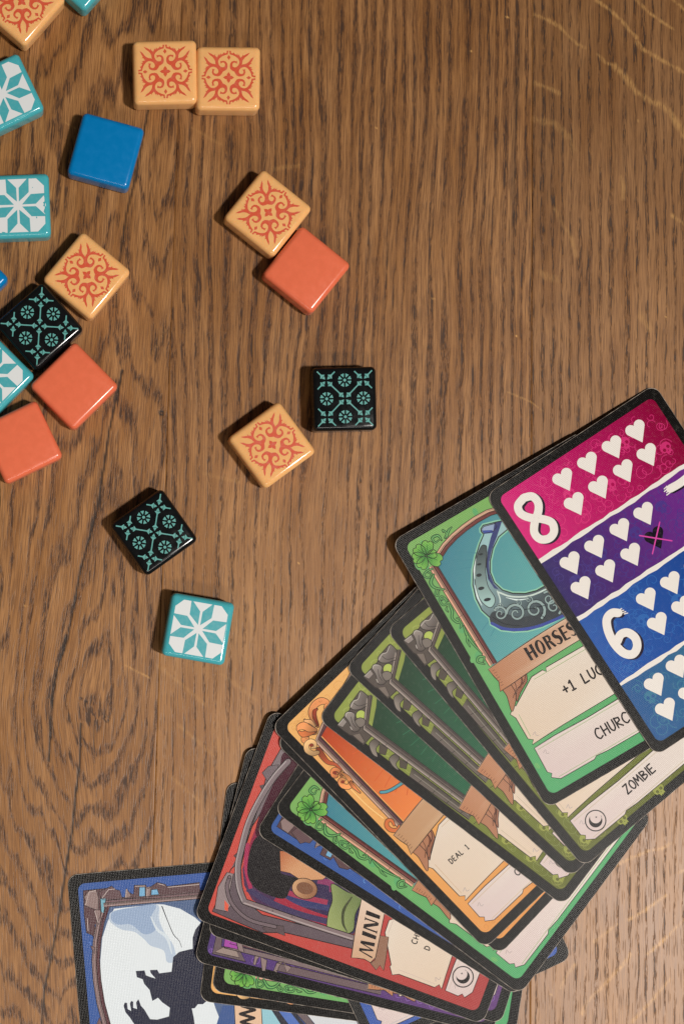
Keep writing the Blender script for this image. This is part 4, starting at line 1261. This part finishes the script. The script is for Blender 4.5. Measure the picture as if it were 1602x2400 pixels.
def art_score(c):
    """four colour bands with rows of hearts and brushed numerals"""
    b = 21
    iu0, iu1, iv0, iv1 = b, c.w - b, b, c.h - b
    cuts = [iv0, 197, 357, 539, iv1]
    cl = [((216, 28, 122), (134, 2, 52)), ((46, 30, 102), (116, 42, 142)), ((34, 88, 172), (18, 58, 138)), ((44, 92, 150), (58, 122, 140))]
    full = rrect(iu0, iv0, iu1, iv1, 16)
    faint = [(226, 62, 132), (70, 58, 140), (52, 112, 186), (70, 132, 158)]
    for k in range(4):
        y0, y1 = cuts[k], cuts[k + 1]
        p = part(c, 'colour_band')
        pts = [q for q in full if y0 - .01 <= q[1] <= y1 + .01]
        if k < 3:
            pts = [q for q in pts if q[1] < c.h / 2 or k == 3]
        if k == 0:
            pts = pts + []
            top = sorted(pts, key=lambda q: math.atan2(q[1] - 100, q[0] - c.w / 2))
            poly = [q for q in full if q[1] < 60]
            rt = [q for q in poly if q[0] > c.w / 2]; lf = [q for q in poly if q[0] <= c.w / 2]
            poly = lf + rt + [(iu1, y1), (iu0, y1)]
        elif k == 3:
            rt = [q for q in full if q[1] > c.h / 2 and q[0] > c.w / 2]; lf = [q for q in full if q[1] > c.h / 2 and q[0] <= c.w / 2]
            poly = [(iu0, y0), (iu1, y0)] + rt + lf
        else:
            poly = [(iu0, y0), (iu1, y0), (iu1, y1), (iu0, y1)]
        g = grad((iu0, 0), cl[k][0], (iu1, 0), cl[k][1])
        p.poly(poly, g, 1)
        rr = random.Random(60 + k)
        fc = lambda q, k=k: tuple(.25 * g(q)[i] + .75 * faint[k][i] for i in range(3))
        swirls(p, (iu0 + 3, y0 + 5, iu1 - 3, y1 - 6), fc, 2, 84, 70 + k, (8, 22), 1.7)
        for i in range(5):
            u, v = iu0 + 45 + i * 90 + rr.uniform(-14, 14), rr.uniform(y0 + 36, y1 - 36)
            skull(p, u, v, 15, fc((u, v)), g((u, v)), 3, rr.uniform(-15, 15))
        p.build()
    for k in (1, 2, 3):
        p = part(c, 'torn_strip')
        y = cuts[k]
        a = ragged((iu0 - .2, y - 5), (iu1 + .2, y - 5), 2.0, 22, 80 + k)
        d = ragged((iu1 + .2, y + 5), (iu0 - .2, y + 5), 2.2, 20, 90 + k)
        p.poly(a + d, (238, 232, 226), 6)
        p.build()
    N3, N4 = M('hearts', '3'), M('hearts', '4')
    H3 = [(948, 545), (1080, 460), (1212, 373), (1340, 288), (1007, 672), (1137, 585), (1270, 498), (1398, 412), (983, 982), (1113, 896), (1247, 808), (1375, 722), (1040, 1112), (1170, 1024), (1303, 937),
          (1383, 1171), (1512, 1085), (1642, 1000), (1440, 1299), (1570, 1213), (1700, 1127)]
    cen = [N3(h) for h in H3] + [N4((1340, 706)), N4((1520, 560)), N4((1715, 440)), N4((1430, 908)), N4((1620, 780))]
    def heart_pts(u, v, s=1.0):
        r = 13.2 * s
        q = [(0, -5.5 * s)]
        q += [(12.2 * s + r * math.cos(math.radians(t)), r * math.sin(math.radians(t))) for t in range(-150, 31, 15)]
        q += [(-4 * s, 38 * s)]
        q += [(-12.2 * s + r * math.cos(math.radians(t)), r * math.sin(math.radians(t))) for t in range(160, 331, 15)]
        return [(u + x, v + y - 10 * s) for x, y in q]
    for u, v in cen:
        p = part(c, 'heart')
        p.poly(heart_pts(u, v), (238, 232, 226), 7)
        p.build()
    u, v = N3((1430, 848))
    p = part(c, 'crossed_out_heart')
    p.poly(heart_pts(u, v, .98), (16, 8, 26), 7)
    p.line([(u - 30, v - 26), (u + 28, v + 26)], 3.2, (216, 74, 168), 8)
    p.line([(u + 28, v - 26), (u - 28, v + 26)], 3.2, (216, 74, 168), 8.6)
    p.build()
    # numerals
    def numeral(paths, w):
        p = part(c, 'brushed_numeral')
        for q in paths:
            ww = w if not hasattr(w, '__len__') else w
            p.curve([(x + 4, y + 5) for x, y in q], ww, (30, 16, 40), 9, 6)
        for q in paths:
            p.curve(q, ww, (240, 234, 228), 10, 6)
        return p
    a = N3((795, 743))
    p = numeral([[(a[0] + x, a[1] + y) for x, y in ((2, -54), (-19, -46), (-24, -28), (-12, -8), (10, 10), (25, 30), (18, 50), (0, 57), (-18, 48), (-22, 28), (-8, 8), (14, -10), (24, -28), (20, -46), (2, -54))]], 19)
    p.build()
    a = N4((1050, 305))
    p = numeral([[(a[0] + x, a[1] + y) for x, y in ((25, -46), (12, -54), (-6, -48), (-18, -24), (-22, 8), (-16, 38), (0, 52), (18, 44), (26, 24), (18, 4), (2, -1), (-14, 8))]], 20)
    for i in range(4):
        p.line([(a[0] + 25 + i * 3, a[1] - 52 + i * 5), (a[0] + 38 + i * 2, a[1] - 50 + i * 5.5)], 2.4, (240, 234, 228), 10.9)
    p.build()
    a = N3((1500, 590))
    p = numeral([[(a[0] + x, a[1] + y) for x, y in ((4, 2), (30, 4), (58, 2))], [(a[0] + x, a[1] + y) for x, y in ((56, 4), (44, 40), (34, 78), (28, 108))]], 19)
    for i in range(4):
        p.line([(a[0] + 2, a[1] - 7 + i * 5.4), (a[0] - 9 - 3 * (i % 2), a[1] - 5 + i * 5)], 2.6, (240, 234, 228), 10.9)
    p.build()

# ------------------------------------------------------------------ lay the cards
G = 'playing cards fanned out in one overlapping heap'
def lay(key, label):
    c = BY[key]
    make_card_root(c, 'playing_card', label, G)
    return c

c = lay('wolf', 'blue bordered card with a werewolf silhouette before a white moon, lowest at the left')
art_night(c, True)
c = lay('edge_orange', 'card showing only a thin orange line inside its black border, just above the werewolf card')
art_carnival(c)
c = lay('low_green', 'green card mostly hidden beneath the purple card at the lower edge')
art_luck(c, False)
c = lay('tip_blue', 'card of which only a blue and black corner pokes out right of the heap')
art_night(c, False)
c = lay('purple', 'purple card with grey stone frame directly under the red card')
art_purple(c)
c = lay('black_edge', 'card with just its black edge showing between the red and the purple card')
art_purple(c)
c = lay('red', 'red card with dark haired figure, banner lettered MINI and crescent moon badge')
art_red(c)
c = lay('mid_blue', 'blue card with thorned corner squeezed between the red and the clover card')
art_night(c, False)
c = lay('clover', 'green card with four leaf clover corner and long green lower edge')
art_luck(c, False)
c = lay('orange_low', 'orange card hidden but for slivers under the orange card with scrolls')
art_carnival(c)
c = lay('orange', 'orange card with leafy scroll corner and the words DEAL 1')
art_carnival(c)
p = part(c, 'rules_text', 'rules_panel')
q = M('orange', '6')
t = q((395, 700))
letters(p, 'DEAL 1', t[0], t[1] - 4, 2, 13, 2.3, INK, 17, .24, .72)
t = q((795, 770))
letters(p, 'C', t[0], t[1] - 4, 2, 15, 2.6, INK, 17)
p.build()
for key, lab in (('zombie_c', 'leftmost of the three moss green cards, lying on the orange card'),
                 ('zombie_b', 'middle one of the three moss green cards with bone corners'),
                 ('zombie_a', 'moss green card lettered ZOMBIE with crescent moon badge, under the horseshoe card')):
    c = lay(key, lab)
    art_zombie(c)
    p = part(c, 'name_text', 'name_panel')
    q = M('zombie_a', '4')
    t = q((1075, 1555))
    letters(p, 'ZOMBIE', t[0], t[1] - 6, 0, 22, 3.6, INK, 17, .18, .74)
    p.build()
c = lay('horse', 'green card with a grey horseshoe picture and banner lettered HORSES')
art_luck(c, True)
q = M('horse', '4')
t = q((262, 425))
blackletter(c, 'title_letter', 'HORSESHOE', t[0], t[1] - 4, 35, 18, .80)
p = part(c, 'rules_text', 'rules_panel')
t = q((570, 730))
letters(p, '+1 LUCK', t[0], t[1] - 6, 1, 24, 4.2, INK, 17, .24, .80)
p.build()
p = part(c, 'name_text', 'name_panel')
t = q((830, 1090))
letters(p, 'CHURCH', t[0], t[1] - 4, 0, 25, 3.8, INK, 17, .20, .74)
p.build()
c = lay('hearts', 'score card in pink, purple and blue bands with white hearts on top of the heap')
art_score(c)

# ------------------------------------------------------------------ resin tiles
TH, TW, TB = 0.0070, 0.01815, 0.00150

def resin(name, col, rough=0.24, sss=0.0):
    m = bpy.data.materials.new(name)
    n = NT(m)
    tc = n.new('ShaderNodeTexCoord').outputs['Object']
    g = n.noise(tc, 420, 4, .6)
    g2 = n.noise(tc, 3800, 2, .5)
    base = rgb(col)
    c = n.mix(n.ramp(g, 0.3, 0.75), base, tuple(min(1, x * 1.06 + .002) for x in base))
    n.put(n.b.inputs['Base Color'], c)
    n.put(n.b.inputs['Roughness'], n.ramp(g, 0.3, 0.8, rough, rough + 0.10))
    n.b.inputs['Specular IOR Level'].default_value = 0.5
    if sss:
        n.b.inputs['Subsurface Weight'].default_value = sss
        n.b.inputs['Subsurface Radius'].default_value = (1.0, 0.6, 0.35)
        n.b.inputs['Subsurface Scale'].default_value = 0.0012
    n.put(n.b.inputs['Normal'], n.bump(n.add(n.mul(g, .5), n.mul(g2, 0.12)), 0.12, 0.00003))
    return m

def tile_print_material():
    m = bpy.data.materials.new('tile_print')
    n = NT(m)
    tc = n.new('ShaderNodeTexCoord').outputs['Object']
    g = n.noise(tc, 1200, 3, .6)
    c = n.attr('Col').outputs['Color']
    n.put(n.b.inputs['Base Color'], n.mix(n.mul(n.ramp(g, .45, .8), .10), c, (.55, .5, .45)))
    n.put(n.b.inputs['Roughness'], n.ramp(g, .3, .7, .3, .42))
    return m

RESIN = {'orange': resin('pale_orange_resin', (240, 182, 118), .10, .25), 'red': resin('coral_red_resin', (230, 114, 80), .18, .1),
         'blue': resin('blue_resin', (0, 120, 186), .16, .0), 'teal': resin('teal_resin', (74, 172, 182), .10, .15),
         'black': resin('black_resin', (13, 15, 17), .12)}
TPRINT = tile_print_material()

def rounded_block():
    """square tile with soft rounded edges"""
    import bmesh
    bm = bmesh.new()
    bmesh.ops.create_cube(bm, size=1.0)
    for v in bm.verts:
        v.co = Vector((v.co.x * TW, v.co.y * TW, (v.co.z + .5) * TH))
    bmesh.ops.bevel(bm, geom=bm.edges[:], offset=TB, offset_type='OFFSET', segments=6, profile=0.5, affect='EDGES')
    for f in bm.faces:
        f.smooth = True
    me = bpy.data.meshes.new('tile_body')
    bm.to_mesh(me)
    bm.free()
    return me

def rot(pts, a):
    ca, sa = math.cos(math.radians(a)), math.sin(math.radians(a))
    return [(x * ca - y * sa, x * sa + y * ca) for x, y in pts]

def tile_art(kind, parent, worn=False):
    p = Part({'orange': 'arabesque_print', 'teal': 'star_print', 'black': 'flower_print'}[kind], parent, TH, TPRINT, 4e-6)
    if kind == 'orange':
        k = 1 / 8.8
        red = (214, 86, 56)
        half = [(117, 118), (77, 138), (37, 168), (22, 218), (29, 278), (57, 323), (107, 340), (142, 332), (172, 335), (162, 278), (142, 298),
                (112, 306), (84, 292), (72, 258), (84, 220), (117, 206), (157, 214), (195, 248), (215, 298), (215, 338), (196, 378), (137, 428), (77, 455), (22, 470),
                (7, 543), (42, 546), (46, 500), (78, 488), (94, 515), (122, 480), (158, 462), (170, 492), (190, 445), (206, 475), (222, 436), (237, 402),
                (254, 424), (276, 434), (280, 474), (300, 446), (357, 480), (428, 510), (385, 452), (332, 415), (296, 372), (276, 330), (272, 290), (262, 262)]
        for q in range(4):
            for mir in (0, 1):
                pts = [(y, x) for x, y in half] if mir else half
                p.poly(rot([(x * k, y * k) for x, y in pts], 90 * q), red, 1 + mir)
            p.poly(rot([(x * k, y * k) for x, y in ((0, 358), (36, 408), (0, 458), (-36, 408))], 90 * q), red, 1)
            p.poly(rot([(x * k, y * k) for x, y in ((0, -12), (34, 32), (36, 62), (0, 112), (-36, 62), (-34, 32))], 90 * q), red, 3 + q * .3)
    elif kind == 'teal':
        k = 1 / 7.467
        W_, h = 458, 130
        p.poly([(x * k, y * k) for x, y in ((-W_ + h, -W_), (W_ - h, -W_), (W_, -W_ + h), (W_, W_ - h), (W_ - h, W_), (-W_ + h, W_), (-W_, W_ - h), (-W_, -W_ + h))], (224, 228, 230), 1)
        for q in range(4):
            for m in (1, -1):
                d = [(m * x * k, y * k) for x, y in ((18, -70), (21, -307), (170, -461), (199, -461), (192, -226))]
                p.poly(rot(d, 90 * q), (72, 168, 178), 2)
        if worn:
            for q in ([(465, -60), (432, -40), (445, -8), (430, 22), (465, 34)], [(465, 60), (448, 80), (436, 120), (452, 150), (465, 150)], [(465, -190), (450, -170), (455, -130), (465, -120)],
                      [(-300, 465), (-290, 440), (-240, 448), (-230, 465)], [(300, 205), (318, 200), (322, 232), (304, 228)], [(250, -300), (262, -312), (270, -296)]):
                p.poly([(x * k, y * k) for x, y in q], (72, 168, 178), 3)
            p.poly([(x * k, y * k) for x, y in ((456, -22), (478, -18), (480, 30), (456, 24))], (224, 228, 230), 1)
    else:
        k = 1 / 7.84
        tl = (94, 166, 160)
        def petal(cx, cy, ang, r0, r1, w):
            q = [(r0, 0), (r1 - 8, -w), (r1, -w * .62), (r1 - 5, 0), (r1, w * .62), (r1 - 8, w)]
            p.poly([(cx + a, cy + b) for a, b in rot([(x * k, y * k) for x, y in q], ang)], tl, 1)
        for q in range(4):
            cx, cy = rot([(0, -332 * k)], 90 * q)[0]
            p.poly(ell(cx, cy, 27 * k, n=14), tl, 1)
            for i in range(8):
                petal(cx, cy, 22.5 + 45 * i, 48, 120, 32)
        def motif(cx, cy, stems):
            for i in range(4):
                petal(cx, cy, 45 + 90 * i, 26, 84, 30)
                a = 45 + 90 * i
                L = stems[i]
                q = [(88, -48), (96, -52), (132, -14), (150, -11), (L, -11), (L, 11), (150, 11), (132, 14), (96, 52), (88, 48)]
                p.poly([(cx + x, cy + y) for x, y in rot([(s * k, t * k) for s, t in q], a)], tl, 1)
        motif(0, 0, [240] * 4)
        for q in range(4):
            cx, cy = rot([(334 * k, 332 * k)], 90 * q)[0]
            st = [232, 222, 240, 222]
            st = st[-q:] + st[:-q] if q else st
            motif(cx, cy, st)
    return p.build()

BODY = {}
base_mesh = rounded_block()
for kk, mm in RESIN.items():
    me = base_mesh.copy()
    me.materials.append(mm)
    BODY[kk] = me
PRINTS = {}

TILES = [
    ('orange', (51, 3), 41, 'patterned orange tile cut off by the top left corner of the picture'),
    ('teal', (193, -80), 42, 'teal tile of which only one corner shows at the top edge'),
    ('orange', (387.5, 167.4), -1.2, 'left one of the two patterned orange tiles standing side by side at the top'),
    ('orange', (535.7, 181.7), .6, 'right one of the two patterned orange tiles standing side by side at the top'),
    ('teal', (6.7, 220), -25.5, 'tilted teal star tile at the left edge, up and left of the plain blue tile'),
    ('blue', (248.6, 352), 15.3, 'plain blue tile lying alone between the orange pair and teal tiles'),
    ('teal', (42.9, 482), -2.3, 'teal star tile with chipped white print standing upright at the left edge'),
    ('orange', (628.6, 497.8), 38.7, 'patterned orange tile touching a plain coral red tile in the middle of the table'),
    ('red', (719.3, 630.9), 38.8, 'plain coral red tile touching the patterned orange tile in the middle'),
    ('orange', (203.8, 644.7), 39.8, 'patterned orange tile touching the black flower tile at the left'),
    ('blue', (-83, 652), 45, 'blue tile of which only a corner shows at the left edge'),
    ('black', (93, 764), -41.0, 'black flower tile between a patterned orange and a coral red tile at the left'),
    ('teal', (-22, 880), 45, 'teal star tile cut by the left edge beside two coral red tiles'),
    ('red', (174.5, 903.6), 45.5, 'plain coral red tile just below the black flower tile at the left'),
    ('red', (49.4, 1035.6), -25.7, 'plain coral red tile lowest at the left edge'),
    ('black', (808.2, 933.8), -1.2, 'black flower tile standing upright beside a patterned orange tile near the middle'),
    ('orange', (638.3, 1042.5), -36.3, 'patterned orange tile just left of and below the upright black flower tile'),
    ('black', (361.7, 1247.4), -35.4, 'black flower tile lying alone above the single teal star tile'),
    ('teal', (464.9, 1474.5), 10.0, 'teal star tile lying alone in the lower half left of the cards'),
]
NAMES = {'orange': 'patterned_tile', 'teal': 'star_tile', 'black': 'flower_tile', 'red': 'plain_tile', 'blue': 'plain_tile'}
for kind, ctr, ang, lab in TILES:
    w = to_world(ctr[0], ctr[1], TH)
    root = empty(NAMES[kind], (w.x, w.y, 0), label=lab, category='game tile', group='resin game tiles scattered on the table')
    root.rotation_euler = (0, 0, -math.radians(ang))
    o = bpy.data.objects.new('tile_body', BODY[kind])
    COL.objects.link(o)
    o.parent = root
    if kind in ('orange', 'teal', 'black'):
        if 'chipped' in lab:
            tile_art(kind, root, True)
        elif kind not in PRINTS:
            PRINTS[kind] = tile_art(kind, root)
        else:
            q = PRINTS[kind].copy()
            COL.objects.link(q)
            q.parent = root
